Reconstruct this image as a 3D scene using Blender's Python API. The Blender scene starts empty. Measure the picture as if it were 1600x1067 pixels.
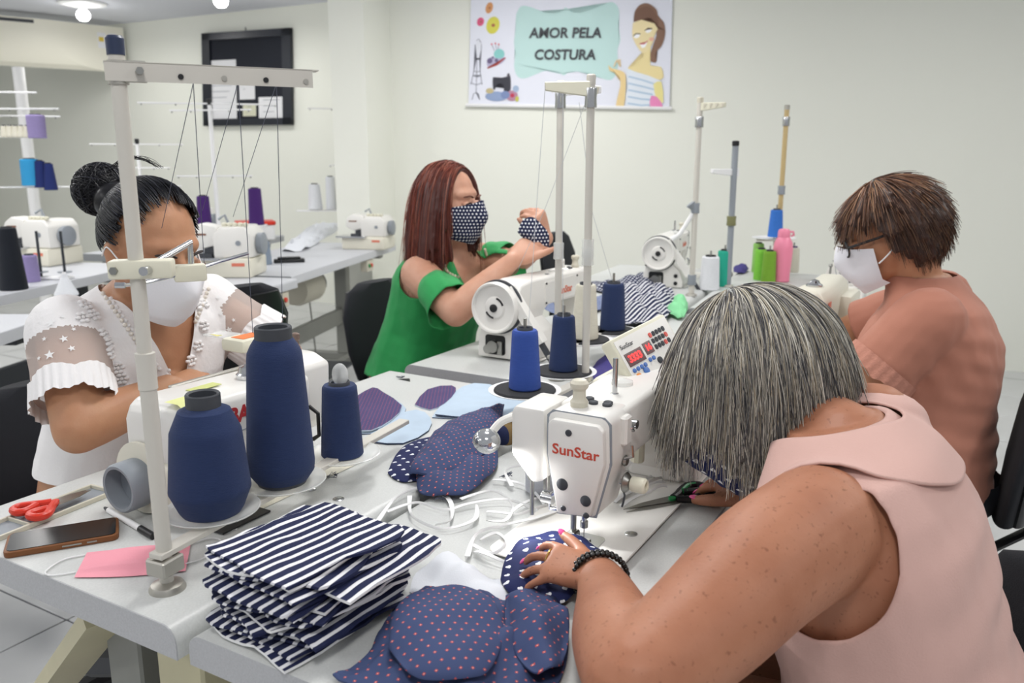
import bpy, bmesh, math, random
import numpy as np
from mathutils import Vector, Matrix, noise
random.seed(7); RNG = np.random.default_rng(7)
SC = bpy.context.scene; COL = SC.collection
PI = math.pi
# ------------------------------------------------------------------ camera
FPX, CXP, CYP, CAMH, HOR = 1310.0, 800.0, 533.5, 1.31, 245.0
PIT = math.atan((CYP - HOR) / FPX)
cam_d = bpy.data.cameras.new('camera'); cam = bpy.data.objects.new('camera', cam_d); COL.objects.link(cam)
cam.location = (0, 0, CAMH); cam.rotation_euler = (PI/2 - PIT, 0, 0)
cam_d.sensor_width = 36; cam_d.lens = 36 * FPX / 1600; cam_d.clip_start = .05
cam_d.dof.use_dof = True; cam_d.dof.focus_distance = 1.32; cam_d.dof.aperture_fstop = 6.3
SC.camera = cam
def ray(px, py):
    u, v = (px - CXP) / FPX, (CYP - py) / FPX
    return Vector((u, math.cos(PIT) + v * math.sin(PIT), -math.sin(PIT) + v * math.cos(PIT)))
def onz(px, py, z):
    d = ray(px, py); t = (z - CAMH) / d.z
    return Vector((d.x * t, d.y * t, z))
def ony(px, py, Y):
    d = ray(px, py); t = Y / d.y
    return Vector((d.x * t, Y, CAMH + d.z * t))
# ------------------------------------------------------------------ light
SC.view_settings.view_transform = 'Standard'; SC.view_settings.look = 'None'
SC.view_settings.gamma = 1; SC.view_settings.use_curve_mapping = False
SC.view_settings.exposure = 0.2
world = bpy.data.worlds.new('world'); SC.world = world; world.use_nodes = True
world.node_tree.nodes['Background'].inputs[0].default_value = (.93, .96, 1, 1)
world.node_tree.nodes['Background'].inputs[1].default_value = .4
CEIL = 2.58
LAMP_POWER = 12
# ------------------------------------------------------------------ materials
def _n(nt, t, **kw):
    n = nt.nodes.new(t)
    for k, v in kw.items(): setattr(n, k, v)
    return n
def lin(c): return tuple(x / 12.92 if x <= .04045 else ((x + .055) / 1.055) ** 2.4 for x in c)
def col(h):
    h = h.lstrip('#'); return lin(tuple(int(h[i:i+2], 16) / 255 for i in (0, 2, 4)))
def mat(name, c, rough=.5, metal=0, var=0, vscale=20, bump=0, bscale=200, emit=0, alpha=1, trans=0, sheen=0, sss=0, coat=0, stretch=None, var2=None, uv=False, spec=None):
    m = bpy.data.materials.new(name); m.use_nodes = True; nt = m.node_tree; b = nt.nodes['Principled BSDF']
    c = col(c) if isinstance(c, str) else c
    b.inputs['Base Color'].default_value = (*c, 1); b.inputs['Roughness'].default_value = rough; b.inputs['Metallic'].default_value = metal
    if spec is not None: b.inputs['Specular IOR Level'].default_value = spec
    if emit: b.inputs['Emission Color'].default_value = (*c, 1); b.inputs['Emission Strength'].default_value = emit
    if alpha < 1: b.inputs['Alpha'].default_value = alpha
    if trans: b.inputs['Transmission Weight'].default_value = trans
    if sheen: b.inputs['Sheen Weight'].default_value = sheen; b.inputs['Sheen Roughness'].default_value = .5
    if sss: b.inputs['Subsurface Weight'].default_value = sss; b.inputs['Subsurface Radius'].default_value = (.012, .005, .003); b.inputs['Subsurface Scale'].default_value = 1
    if coat: b.inputs['Coat Weight'].default_value = coat
    if var or bump:
        tc = _n(nt, 'ShaderNodeTexCoord'); mp = _n(nt, 'ShaderNodeMapping')
        nt.links.new(tc.outputs['UV' if uv else 'Object'], mp.inputs[0])
        if stretch: mp.inputs['Scale'].default_value = stretch
    if var:
        t = _n(nt, 'ShaderNodeTexNoise'); t.inputs['Scale'].default_value = vscale; t.inputs['Detail'].default_value = 6
        nt.links.new(mp.outputs[0], t.inputs[0])
        r = _n(nt, 'ShaderNodeValToRGB'); r.color_ramp.elements[0].position = .3; r.color_ramp.elements[1].position = .7
        c2 = col(var2) if var2 else tuple(x * (1 - var) for x in c)
        r.color_ramp.elements[0].color = (*c2, 1); r.color_ramp.elements[1].color = (*c, 1)
        nt.links.new(t.outputs[0], r.inputs[0]); nt.links.new(r.outputs[0], b.inputs['Base Color'])
    if bump:
        t = _n(nt, 'ShaderNodeTexNoise'); t.inputs['Scale'].default_value = bscale; t.inputs['Detail'].default_value = 4
        nt.links.new(mp.outputs[0], t.inputs[0])
        bp = _n(nt, 'ShaderNodeBump'); bp.inputs['Strength'].default_value = bump; bp.inputs['Distance'].default_value = .002
        nt.links.new(t.outputs[0], bp.inputs['Height']); nt.links.new(bp.outputs[0], b.inputs['Normal'])
    return m
def math_node(nt, op, a, b=None, c=None):
    n = _n(nt, 'ShaderNodeMath', operation=op)
    for i, v in enumerate((a, b, c)):
        if v is None: continue
        if isinstance(v, (int, float)): n.inputs[i].default_value = v
        else: nt.links.new(v, n.inputs[i])
    return n.outputs[0]
def pattern(name, kind, base, ink, pitch=.015, rough=.8, duty=.5, back=None):
    """printed cloth: pattern drawn in UV space, UV in metres"""
    m = bpy.data.materials.new(name); m.use_nodes = True; nt = m.node_tree; b = nt.nodes['Principled BSDF']
    b.inputs['Roughness'].default_value = rough; b.inputs['Specular IOR Level'].default_value = .25
    tc = _n(nt, 'ShaderNodeTexCoord'); sp = _n(nt, 'ShaderNodeSeparateXYZ'); nt.links.new(tc.outputs['UV'], sp.inputs[0])
    M = lambda *a: math_node(nt, *a)
    u = M('DIVIDE', sp.outputs[0], pitch); v = M('DIVIDE', sp.outputs[1], pitch)
    if kind == 'stripe':
        w = _n(nt, 'ShaderNodeTexNoise'); w.inputs['Scale'].default_value = 12; nt.links.new(tc.outputs['UV'], w.inputs[0])
        f = M('FRACT', M('ADD', v, M('MULTIPLY', w.outputs[0], .25))); k = M('LESS_THAN', f, duty)
    else:
        row = M('FLOOR', v); off = M('MULTIPLY', M('MODULO', M('ABSOLUTE', row), 2.0), .5)
        fx = M('SUBTRACT', M('FRACT', M('ADD', u, off)), .5); fy = M('SUBTRACT', M('FRACT', v), .5)
        if kind == 'dot':
            d = M('SQRT', M('ADD', M('MULTIPLY', fx, fx), M('MULTIPLY', fy, fy))); k = M('LESS_THAN', d, duty)
        elif kind == 'diamond':
            d = M('ADD', M('ABSOLUTE', fx), M('ABSOLUTE', fy)); k = M('LESS_THAN', d, duty)
        else:  # heart
            ax = M('ABSOLUTE', fx)
            yy = M('SUBTRACT', fy, M('MULTIPLY', M('SQRT', ax), .72*math.sqrt(duty)))
            d = M('ADD', M('MULTIPLY', fx, fx), M('MULTIPLY', yy, yy)); k = M('LESS_THAN', d, duty * duty)
    mx = _n(nt, 'ShaderNodeMix', data_type='RGBA')
    nt.links.new(k, mx.inputs[0]); mx.inputs[6].default_value = (*col(base), 1); mx.inputs[7].default_value = (*col(ink), 1)
    out = mx.outputs[2]
    if kind == 'diamond':   # tiny light centre
        k2 = M('LESS_THAN', d, duty * .35); m2 = _n(nt, 'ShaderNodeMix', data_type='RGBA')
        nt.links.new(k2, m2.inputs[0]); nt.links.new(out, m2.inputs[6]); m2.inputs[7].default_value = (*col('#e8c0b8'), 1); out = m2.outputs[2]
    if back:
        g = _n(nt, 'ShaderNodeNewGeometry'); m3 = _n(nt, 'ShaderNodeMix', data_type='RGBA')
        nt.links.new(g.outputs['Backfacing'], m3.inputs[0]); nt.links.new(out, m3.inputs[6]); m3.inputs[7].default_value = (*col(back), 1); out = m3.outputs[2]
    nt.links.new(out, b.inputs['Base Color'])
    t = _n(nt, 'ShaderNodeTexNoise'); t.inputs['Scale'].default_value = 900; nt.links.new(tc.outputs['UV'], t.inputs[0])
    bp = _n(nt, 'ShaderNodeBump'); bp.inputs['Strength'].default_value = .15; bp.inputs['Distance'].default_value = .001
    nt.links.new(t.outputs[0], bp.inputs['Height']); nt.links.new(bp.outputs[0], b.inputs['Normal'])
    return m
M = {}
M['wall'] = mat('wall_paint', '#f0f1e7', .8, bump=.05, bscale=60)
M['ceiling'] = mat('ceiling_paint', '#dcdee6', .9)
M['pillar'] = mat('pillar_paint', '#f0f1e7', .8)
M['tile'] = mat('floor_tile', '#d3d4d4', .25, var=.08, vscale=4)
M['grout'] = mat('grout', '#6f7074', .9)
M['lam'] = mat('laminate', '#d2d4d2', .38, var=.10, vscale=320, bump=.04, bscale=500)
M['lamedge'] = mat('laminate_edge', '#b9babd', .5, var=.14, vscale=400)
M['greytop'] = mat('grey_laminate', '#c9cbd0', .4, var=.05, vscale=200)
M['greyedge'] = mat('grey_edge', '#8b8e92', .5)
M['frame'] = mat('grey_steel', '#8d8e88', .45, var=.1, vscale=8)
M['beige_steel'] = mat('beige_steel', '#c9c2a0', .45, var=.08, vscale=10)
M['dark_steel'] = mat('dark_steel', '#33373d', .5)
M['white_en'] = mat('white_enamel', '#e9e7e2', .3, bump=.05, bscale=700)
M['cream_en'] = mat('cream_enamel', '#e4e0d0', .32, bump=.04, bscale=700)
M['ivory'] = mat('ivory_plastic', '#e2dfcb', .4)
M['putty'] = mat('putty_plastic', '#cfcab9', .4)
M['greyplastic'] = mat('grey_plastic', '#8f959c', .5)
M['chrome'] = mat('chrome', '#c9cacc', .18, metal=1)
M['steel'] = mat('brushed_steel', '#a3a39f', .35, metal=1)
M['dullsteel'] = mat('dull_zinc', '#b5b2aa', .4, metal=.7)
M['polepaint'] = mat('pole_paint', '#cdc9c0', .45)
M['yellowpole'] = mat('aged_pole_paint', '#bfa878', .5)
M['black'] = mat('black_plastic', '#17181b', .45)
M['blackrub'] = mat('black_foam', '#2b2c2f', .9, bump=.3, bscale=300)
M['darkgrey'] = mat('charcoal', '#3c3f45', .6)
M['chairfab'] = mat('chair_fabric', '#191b21', .9, bump=.4, bscale=500)
M['red'] = mat('red_ink', '#c84a36', .5)
M['pinkred'] = mat('faded_red_ink', '#dc7a62', .5)
M['redplastic'] = mat('red_plastic', '#d8341f', .35)
M['green'] = mat('green_plastic', '#138a48', .4)
M['screen'] = mat('phone_glass', '#0b0c0e', .22)
M['brown'] = mat('brown_case', '#7a4a22', .5)
M['white'] = mat('white_plain', '#eeeeee', .6)
M['clear'] = mat('clear_plastic', '#f2f4f2', .12, alpha=.45)
M['paper'] = mat('paper', '#ececee', .8)
M['yellownote'] = mat('yellow_note', '#e6e9a0', .7)
M['orange'] = mat('orange_sticker', '#ee7c33', .5)
M['bulb'] = mat('bulb_glow', '#ffffff', .5, emit=14)
M['led'] = mat('red_led', '#ff2a2a', .5, emit=2.5)
M['ledbg'] = mat('led_window', '#500a10', .2)
M['bluebtn'] = mat('blue_button', '#4f78c0', .4)
M['orangebtn'] = mat('orange_button', '#ef9a4e', .4)
M['thread'] = mat('thread_dark', '#4a4f60', .7)
M['wthread'] = mat('thread_pale', '#c9ccd0', .7)
M['wood'] = mat('brown_board', '#7a4a30', .6)
def yarn(name, c):
    m = mat(name, c, .75, sheen=.06, var=.16, vscale=60, stretch=(1, 1, 26), bump=.5, bscale=90, spec=.2); return m
Y = {k: yarn('thread_' + k, v) for k, v in dict(navy='#2c3b62', royal='#3a57a8', cream='#e4e0cf', white='#eceef2', teal='#2fae94', lime='#86cf4c', blue='#3d78cf', sky='#3aa0d8', black='#20242c', lilac='#9d90c0', purple='#4b2a70', greyblue='#8b98a8', darkblue='#26336e').items()}
# ------------------------------------------------------------------ mesh building
class B:
    def __init__(s): s.v = []; s.f = []; s.uv = None; s.mi = None
    def add(s, vs, fs):
        o = len(s.v); s.v += [tuple(map(float, p)) for p in vs]; s.f += [tuple(i + o for i in f) for f in fs]; return s
    def box(s, x0, x1, y0, y1, z0, z1, bev=0, seg=2, M=None):
        bm = bmesh.new(); bmesh.ops.create_cube(bm, size=1)
        for v in bm.verts: v.co = ((x0+x1)/2 + v.co.x*(x1-x0), (y0+y1)/2 + v.co.y*(y1-y0), (z0+z1)/2 + v.co.z*(z1-z0))
        if bev: bmesh.ops.bevel(bm, geom=bm.edges[:], offset=bev, segments=seg, profile=.5, affect='EDGES')
        return s.bm(bm, M)
    def bm(s, bm, M=None):
        bm.verts.ensure_lookup_table()
        vs = [(M @ v.co if M else v.co) for v in bm.verts]; idx = {v: i for i, v in enumerate(bm.verts)}
        s.add([tuple(v) for v in vs], [tuple(idx[v] for v in f.verts) for f in bm.faces]); bm.free(); return s
    def prism(s, poly, lo, hi, axis='x', bev=0, seg=2):
        """poly of 2D points; axis x: (y,z); y: (x,z); z: (x,y)"""
        bm = bmesh.new()
        def P(p, t): return {'x': (t, p[0], p[1]), 'y': (p[0], t, p[1]), 'z': (p[0], p[1], t)}[axis]
        a = [bm.verts.new(P(p, lo)) for p in poly]; b = [bm.verts.new(P(p, hi)) for p in poly]
        bm.faces.new(a); bm.faces.new(b[::-1]); n = len(poly)
        for i in range(n): bm.faces.new((a[i], b[i], b[(i+1) % n], a[(i+1) % n])[::-1])
        bmesh.ops.recalc_face_normals(bm, faces=bm.faces[:])
        if bev: bmesh.ops.bevel(bm, geom=bm.edges[:], offset=bev, segments=seg, profile=.5, affect='EDGES', clamp_overlap=True)
        return s.bm(bm)
    def tube(s, pts, r, n=10, caps=True, flat=None):
        pts = [Vector(p) for p in pts]; k = len(pts)
        rs = r if isinstance(r, (list, tuple)) else [r] * k
        up = None; rings = []
        for i, p in enumerate(pts):
            t = (pts[min(i+1, k-1)] - pts[max(i-1, 0)])
            if t.length < 1e-9: t = Vector((0, 0, 1))
            t.normalize()
            if up is None: up = Vector((0, 0, 1)) if abs(t.z) < .9 else Vector((1, 0, 0))
            a = t.cross(up)
            if a.length < 1e-6: a = t.orthogonal()
            a.normalize(); b = a.cross(t).normalized(); up = b
            fl = flat or 1
            rings.append([p + (a * math.cos(2*PI*j/n) + b * fl * math.sin(2*PI*j/n)) * rs[i] for j in range(n)])
        vs = [q for R in rings for q in R]; fs = []
        for i in range(k-1):
            for j in range(n): fs.append((i*n+j, i*n+(j+1) % n, (i+1)*n+(j+1) % n, (i+1)*n+j))
        if caps: fs.append(tuple(range(n))[::-1]); fs.append(tuple(range((k-1)*n, k*n)))
        return s.add(vs, fs)
    def cyl(s, p0, p1, r0, r1=None, n=20): return s.tube([p0, p1], [r0, r0 if r1 is None else r1], n)
    def lathe(s, prof, n=28, c=(0, 0, 0), axis='z'):
        vs = []; fs = []; k = len(prof)
        for r, z in prof:
            for j in range(n):
                a = 2*PI*j/n; x, y = max(r, 1e-5)*math.cos(a), max(r, 1e-5)*math.sin(a)
                q = {'z': (x, y, z), 'x': (z, x, y), 'y': (y, z, x)}[axis]
                vs.append((c[0]+q[0], c[1]+q[1], c[2]+q[2]))
        for i in range(k-1):
            for j in range(n): fs.append((i*n+j, i*n+(j+1) % n, (i+1)*n+(j+1) % n, (i+1)*n+j))
        fs.append(tuple(range(n))[::-1]); fs.append(tuple(range((k-1)*n, k*n)))
        return s.add(vs, fs)
    def ell(s, c, r, n=16, m=10, R=None):
        vs = []; fs = []
        for i in range(m+1):
            t = PI*i/m
            for j in range(n):
                a = 2*PI*j/n; q = Vector((math.sin(t)*math.cos(a)*r[0], math.sin(t)*math.sin(a)*r[1], math.cos(t)*r[2]))
                if R: q = R @ q
                vs.append(Vector(c) + q)
        for i in range(m):
            for j in range(n): fs.append((i*n+j, (i+1)*n+j, (i+1)*n+(j+1) % n, i*n+(j+1) % n))
        return s.add(vs, fs)
    def loft(s, rings, caps=True):
        n = len(rings[0]); vs = [q for R in rings for q in R]; fs = []
        for i in range(len(rings)-1):
            for j in range(n): fs.append((i*n+j, i*n+(j+1) % n, (i+1)*n+(j+1) % n, (i+1)*n+j))
        if caps: fs.append(tuple(range(n))[::-1]); fs.append(tuple(range((len(rings)-1)*n, len(rings)*n)))
        return s.add(vs, fs)
def mesh(b, name='m', smooth=True, ang=.6):
    me = bpy.data.meshes.new(name); me.from_pydata(b.v, [], b.f); me.validate()
    bm = bmesh.new(); bm.from_mesh(me); bmesh.ops.recalc_face_normals(bm, faces=bm.faces[:]); bm.to_mesh(me); bm.free()
    if smooth:
        me.polygons.foreach_set('use_smooth', [True] * len(me.polygons)); me.set_sharp_from_angle(angle=ang)
    return me
def obj(name, b, m=None, parent=None, label=None, cat=None, group=None, kind=None, smooth=True, ang=.6, loc=None, rz=None):
    me = b if isinstance(b, bpy.types.Mesh) else mesh(b, name, smooth, ang)
    o = bpy.data.objects.new(name, me); COL.objects.link(o)
    if m is not None and not me.materials:
        me.materials.append(M[m] if isinstance(m, str) else m)
    if parent: o.parent = parent
    if loc is not None: o.location = loc
    if rz is not None: o.rotation_euler = (0, 0, rz)
    return tag(o, label, cat, group, kind)
def tag(o, label=None, cat=None, group=None, kind=None):
    if label: o['label'] = label
    if cat: o['category'] = cat
    if group: o['group'] = group
    if kind: o['kind'] = kind
    return o
def thing(name, label, cat, loc=(0, 0, 0), rz=0, group=None):
    o = bpy.data.objects.new(name, None); COL.objects.link(o); o.empty_display_size = .1
    o.location = loc; o.rotation_euler = (0, 0, rz); return tag(o, label, cat, group)
def dup(root, loc=None, rz=None, label=None, group=None):
    def cp(o, par):
        c = o.copy(); COL.objects.link(c); c.parent = par
        for ch in o.children: cp(ch, c)
        return c
    r = cp(root, None)
    if loc is not None: r.location = loc
    if rz is not None: r.rotation_euler = (0, 0, rz)
    return tag(r, label, None, group)
def text_mesh(txt, size, depth=.0004, shear=0, space=1, bold=0):
    cu = bpy.data.curves.new('t', 'FONT'); cu.body = txt; cu.size = size; cu.extrude = depth; cu.shear = shear; cu.space_character = space
    cu.offset = bold; cu.align_x = 'CENTER'; cu.align_y = 'CENTER'; cu.resolution_u = 3
    o = bpy.data.objects.new('t', cu); COL.objects.link(o)
    dg = bpy.context.evaluated_depsgraph_get(); me = bpy.data.meshes.new_from_object(o.evaluated_get(dg))
    bpy.data.objects.remove(o); bpy.data.curves.remove(cu); return me
def text(txt, size, m, parent, origin, right, up, name='lettering', depth=.0004, shear=0, sx=1, bold=0, label=None):
    me = text_mesh(txt, size, depth, shear, bold=bold)
    r = Vector(right).normalized(); u = Vector(up).normalized(); n = r.cross(u)
    Mx = Matrix((r, u, n)).transposed().to_4x4(); Mx.translation = Vector(origin)
    me.transform(Mx @ Matrix.Diagonal((sx, 1, 1, 1))); me.materials.clear()
    return obj(name, me, m, parent, label)
def arc(c, r, a0, a1, n, f=lambda x, y: (x, y)): return [f(c[0] + r*math.cos(a0+(a1-a0)*i/n), c[1] + r*math.sin(a0+(a1-a0)*i/n)) for i in range(n+1)]
def rrect(x0, x1, y0, y1, r, n=4):
    return arc((x1-r, y1-r), r, 0, PI/2, n) + arc((x0+r, y1-r), r, PI/2, PI, n) + arc((x0+r, y0+r), r, PI, 1.5*PI, n) + arc((x1-r, y0+r), r, 1.5*PI, 2*PI, n)
def spline(pts, n=8):
    P = [Vector(p) for p in pts]; out = []
    for i in range(len(P)-1):
        a, b, c, d = P[max(i-1, 0)], P[i], P[i+1], P[min(i+2, len(P)-1)]
        for k in range(n):
            t = k/n; out.append(.5*((2*b) + (c-a)*t + (2*a-5*b+4*c-d)*t*t + (3*b-a-3*c+d)*t**3))
    out.append(P[-1]); return out
# ------------------------------------------------------------------ layout of the workroom
TZ = .76
A60 = math.radians(60); Lv = Vector((math.cos(A60), math.sin(A60), 0)); Wv = Vector((math.sin(A60), -math.cos(A60), 0))
def lw(l, w, z=TZ): return Lv*l + Wv*w + Vector((0, 0, z))
A66 = math.radians(66); L6 = Vector((math.cos(A66), math.sin(A66), 0)); W6 = Vector((math.sin(A66), -math.cos(A66), 0))
def lw6(l, w, z=TZ): return L6*l + W6*w + Vector((0, 0, z))
# ------------------------------------------------------------------ room
fl = obj('floor', B().box(-8, 6, -1.5, 11, -.05, -.004), 'grout', kind='structure')
T = .45; tiles = []
tm = mesh(B().prism(rrect(-T/2+.003, T/2-.003, -T/2+.003, T/2-.003, .004, 2), -.02, 0, 'z', bev=.0012, seg=1), 'tile'); tm.materials.append(M['tile'])
l0, w0 = 1.26, -2.218
cand = []
for i in range(-20, 26):
    for j in range(-22, 24):
        c = lw(l0 + (i+.5)*T, w0 + (j+.5)*T, 0)
        if -7.7 < c.x < 5.7 and -1.2 < c.y < 10.7: cand.append((abs(c.x)*.7 + max(0, abs(c.y-2.2)), c))
cand.sort(key=lambda q: q[0])
rest = B()
for k, (d, c) in enumerate(cand):
    if k < 290: obj('tile', tm, None, fl, loc=c, rz=A60)
    else:
        R = Matrix.Translation(c) @ Matrix.Rotation(A60, 4, 'Z'); h = T/2-.003
        rest.add([R @ Vector(p) for p in ((-h, -h, 0), (h, -h, 0), (h, h, 0), (-h, h, 0))], [(0, 1, 2, 3)])
obj('far_tiles', rest, 'tile', fl, kind='stuff')
obj('ceiling', B().box(-8, 6, -1.5, 11, CEIL, CEIL+.1), 'ceiling', kind='structure')
pc = Vector((-1.53, 7.486, 0)); wl = Vector((-2.363, 1.219, 0)).normalized()          # pillar edge, direction of the notice-board wall
nl = Vector((-wl.y, wl.x, 0));  nl = nl if nl.y < 0 else -nl                          # points to the room
def wallseg(name, a, b, th, m='wall'):
    a, b = Vector(a), Vector(b); d = (b-a).normalized(); n = Vector((-d.y, d.x, 0))
    if n.y < 0: n = -n
    vs = [a, b, b+n*th, a+n*th]; return obj(name, B().prism([(p.x, p.y) for p in vs], 0, CEIL, 'z'), m, kind='structure', smooth=False)
def hit_plane(px, py, p, n):
    d = ray(px, py); o = Vector((0, 0, CAMH)); t = (p-o).dot(n)/d.dot(n); return o + d*t
wallseg('wall_back', pc - wl*.3, pc + wl*6.5, .15)
pL = ony(516, 100, 5.62); pL.z = 0
pR = ony(570, 100, 5.55); pR.z = 0                                                     # pillar's free edge
br = Vector((math.cos(math.radians(-11)), math.sin(math.radians(-11)), 0)); nb = Vector((br.y, -br.x, 0)); nb = nb if nb.y < 0 else -nb
pC = ony(611, 100, 5.85); pC.z = 0                                                     # corner of banner wall
side = (pC - pR)
obj('pillar', B().prism([(p.x, p.y) for p in (pL, pR, pC, pC + Vector((0, 2.2, 0)), pL + Vector((-.25, 1.9, 0)))], 0, CEIL, 'z'), 'pillar', kind='structure', smooth=False)
wallseg('wall_right', pC - br*.05, pC + br*7.6, .15)
we = pC + br*7.55
obj('wall_far_right', B().box(we.x, we.x+.15, -1.5, we.y+.3, 0, CEIL), 'wall', kind='structure', smooth=False)
wl_end = pc + wl*6.4
obj('wall_left', B().box(-8, -7.9, -1.5, 11, 0, CEIL), 'wall', kind='structure', smooth=False)
# ceiling lamps
def lamp(x, y, label, group, k=1.0):
    t = thing('ceiling_lamp', label, 'lamp', (x, y, CEIL), group=group)
    obj('mounting_plate', B().lathe([(.19, -.0), (.19, -.012), (.17, -.02), (.05, -.022)][::-1], 32), 'white', t)
    obj('lamp_holder', B().lathe([(.03, -.022), (.03, -.05), (.022, -.055)][::-1], 20), 'white', t)
    obj('bulb', B().lathe([(.001, -.148), (.03, -.142), (.05, -.12), (.055, -.098), (.045, -.072), (.024, -.055)], 24), 'bulb', t)
    ld = bpy.data.lights.new('lamp_light', 'AREA'); ld.shape = 'DISK'; ld.size = .42; ld.energy = LAMP_POWER*k; ld.color = (1, .985, .96)
    lo = bpy.data.objects.new('lamp_light', ld); COL.objects.link(lo); lo.location = (x, y, CEIL-.16)
    pd = bpy.data.lights.new('lamp_glow', 'POINT'); pd.energy = .8; pd.shadow_soft_size = .055; pd.color = (1, .985, .96)
    po = bpy.data.objects.new('lamp_glow', pd); COL.objects.link(po); po.location = (x, y, CEIL-.2)
a = onz(130, 22, CEIL-.09); b_ = onz(345, 0, CEIL-.09)
lamp(a.x, a.y, 'glowing round ceiling lamp in front of the air conditioner', 'ceiling lamps', .45)
lamp(b_.x, b_.y, 'glowing round ceiling lamp above the notice board', 'ceiling lamps', .45)
for x in (-5, -2.6, 0, 2.4):  # unseen lamps added out of view to brighten the tables, walls and background
    for y in (-.2, 1.7, 3.2) + ((4.6,) if x < 1 else ()) + ((6.0,) if x < -4 else ()):
        lamp(x, y, 'added unseen round ceiling lamp brightening the sewing tables', 'added unseen ceiling lamps over the tables')
# ------------------------------------------------------------------ tables
def table(label, c, rz, L, D, top='lam', edge='lamedge', frame='frame', rr=.022, brace=False, group=None, motor=True, th=.042):
    """c: centre at table height; local x along the table, local +y is the operator's back edge side"""
    t = thing('sewing_table', label, 'table', (c.x, c.y, 0), rz, group)
    h = c.z; a, b = -D/2, D/2
    prof = arc((b-rr, h-rr), rr, PI/2, 0, 5) + [(b, h-th), (a, h-th)] + arc((a+rr, h-rr), rr, PI, PI/2, 5)
    top_o = obj('tabletop', B().prism(prof, -L/2, L/2, 'x'), top, t, ang=.5)
    for s in (-1, 1):
        obj('edge_band', B().prism([(y*.999, z-.0004) for y, z in prof], s*L/2 - .0004, s*L/2 + .0016, 'x'), edge, top_o, ang=.5)
    x = L/2 - .14
    for s in (-1, 1):
        obj('leg', B().box(s*x-.035, s*x+.035, -.03, .05, .06, h-th, .004, 1), frame, t)
        obj('foot_bar', B().box(s*x-.03, s*x+.03, a+.02, b-.03, .012, .062, .006, 1), frame, t)
        obj('top_bracket', B().box(s*x-.03, s*x+.03, a+.05, b-.05, h-th-.035, h-th, .003, 1), frame, t)
    obj('crossbar', B().box(-x, x, .0, .03, .26, .36, .004, 1), frame, t)
    if motor:
        m = obj('motor', B().lathe([(.03, -.17), (.085, -.16), (.095, -.12), (.095, .08), (.08, .1), (.03, .11)], 24, (.12, .03, h-.19), 'x'), 'putty' if frame == 'frame' else 'cream_en', t)
        obj('pulley', B().lathe([(.07, .12), (.07, .15), (.02, .155)], 24, (.12, .03, h-.19), 'x'), 'darkgrey', m)
        p = obj('pedal', B().box(-.2, .18, a+.08, a+.36, .10, .115, .004, 1), 'dark_steel', t)
        obj('pedal_rod', B().cyl((.16, .0, .11), (.16, .03, h-.24), .005), 'steel', t)
        obj('pedal_bar', B().box(-x, x, a+.2, a+.225, .085, .1), frame, t)
        sw = obj('switch_box', B().box(.26, .36, a+.005, a+.05, h-th-.075, h-th-.005, .004, 1), 'putty', t)
        obj('switch_button', B().cyl((.285, a+.006, h-th-.04), (.285, a-.004, h-th-.04), .011), 'green', sw)
        obj('switch_button', B().cyl((.32, a+.006, h-th-.04), (.32, a-.004, h-th-.04), .011), 'redplastic', sw)
    return t
LT, DT = 1.11, .57
R60 = A60
# operator side is local -y ; left-hand row operators face +Wv: local y = Wv -> local x = y rotated -90 = (Wv.y,-Wv.x) = -Lv
RA, RB = A60 + PI, A60
t1 = table('speckled white sewing table under the phone and the tall navy thread cones', lw(1.137, -1.083), RA, LT, .566)
t2 = table('speckled white sewing table carrying the striped fabric stack and green-handled scissors', lw(1.14, -.497, TZ-.004), RB, LT-.005, .578)
t3 = table('white sewing table in front of the person in the green blouse', lw(2.335, -1.083, TZ-.002), RA, LT, .566)
t4 = table('white sewing table in front of the person in the salmon blouse', lw(2.345, -.497, TZ-.002), RB, LT, .578)
obj('surface_seam', B().box(-.3, LT/2-.004, -.1635, -.1615, TZ-.0045, TZ-.0034), 'greyplastic', t2)
R6A, R6B = A66 + PI, A66
t5 = table('white sewing table with the far machine beside the teal thread cone', lw6(3.65, -.98), R6A, 1.15, .6, motor=False)
t6 = table('white sewing table with rounded edge holding the far machine and purple cloth', lw6(3.66, -.36), R6B, 1.15, .6, motor=False)
# slanted beige strut and column under the near corner of the first table
p0 = onz(172, 955, TZ-.07); p1 = onz(15, 1165, .05)
inv = Matrix.Translation(t1.location) @ Matrix.Rotation(RA, 4, 'Z'); inv = inv.inverted()
d = (p1-p0).normalized(); sd = d.cross(Vector((0, 0, 1))).normalized(); up = sd.cross(d)
bb = B()
ring = [(-.035, -.012), (.035, -.012), (.035, .012), (.008, .012), (.004, .004), (-.004, .004), (-.008, .012), (-.035, .012)]
bb.loft([[inv @ (p + sd*x + up*y) for x, y in ring] for p in (p0, p1)])
obj('strut', bb, 'beige_steel', t1, ang=.4)
q = inv @ lw(.66, -.86, 0)
obj('column', B().box(q.x-.035, q.x+.035, q.y-.045, q.y+.045, .02, TZ-.043, .004, 1), 'beige_steel', t1)
q0 = inv @ onz(140, 1043, .3); q1 = inv @ onz(330, 1043, .3)
obj('lower_rail', B().tube([q0, q1], .022, 4), 'dark_steel', t1, smooth=False)
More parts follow.
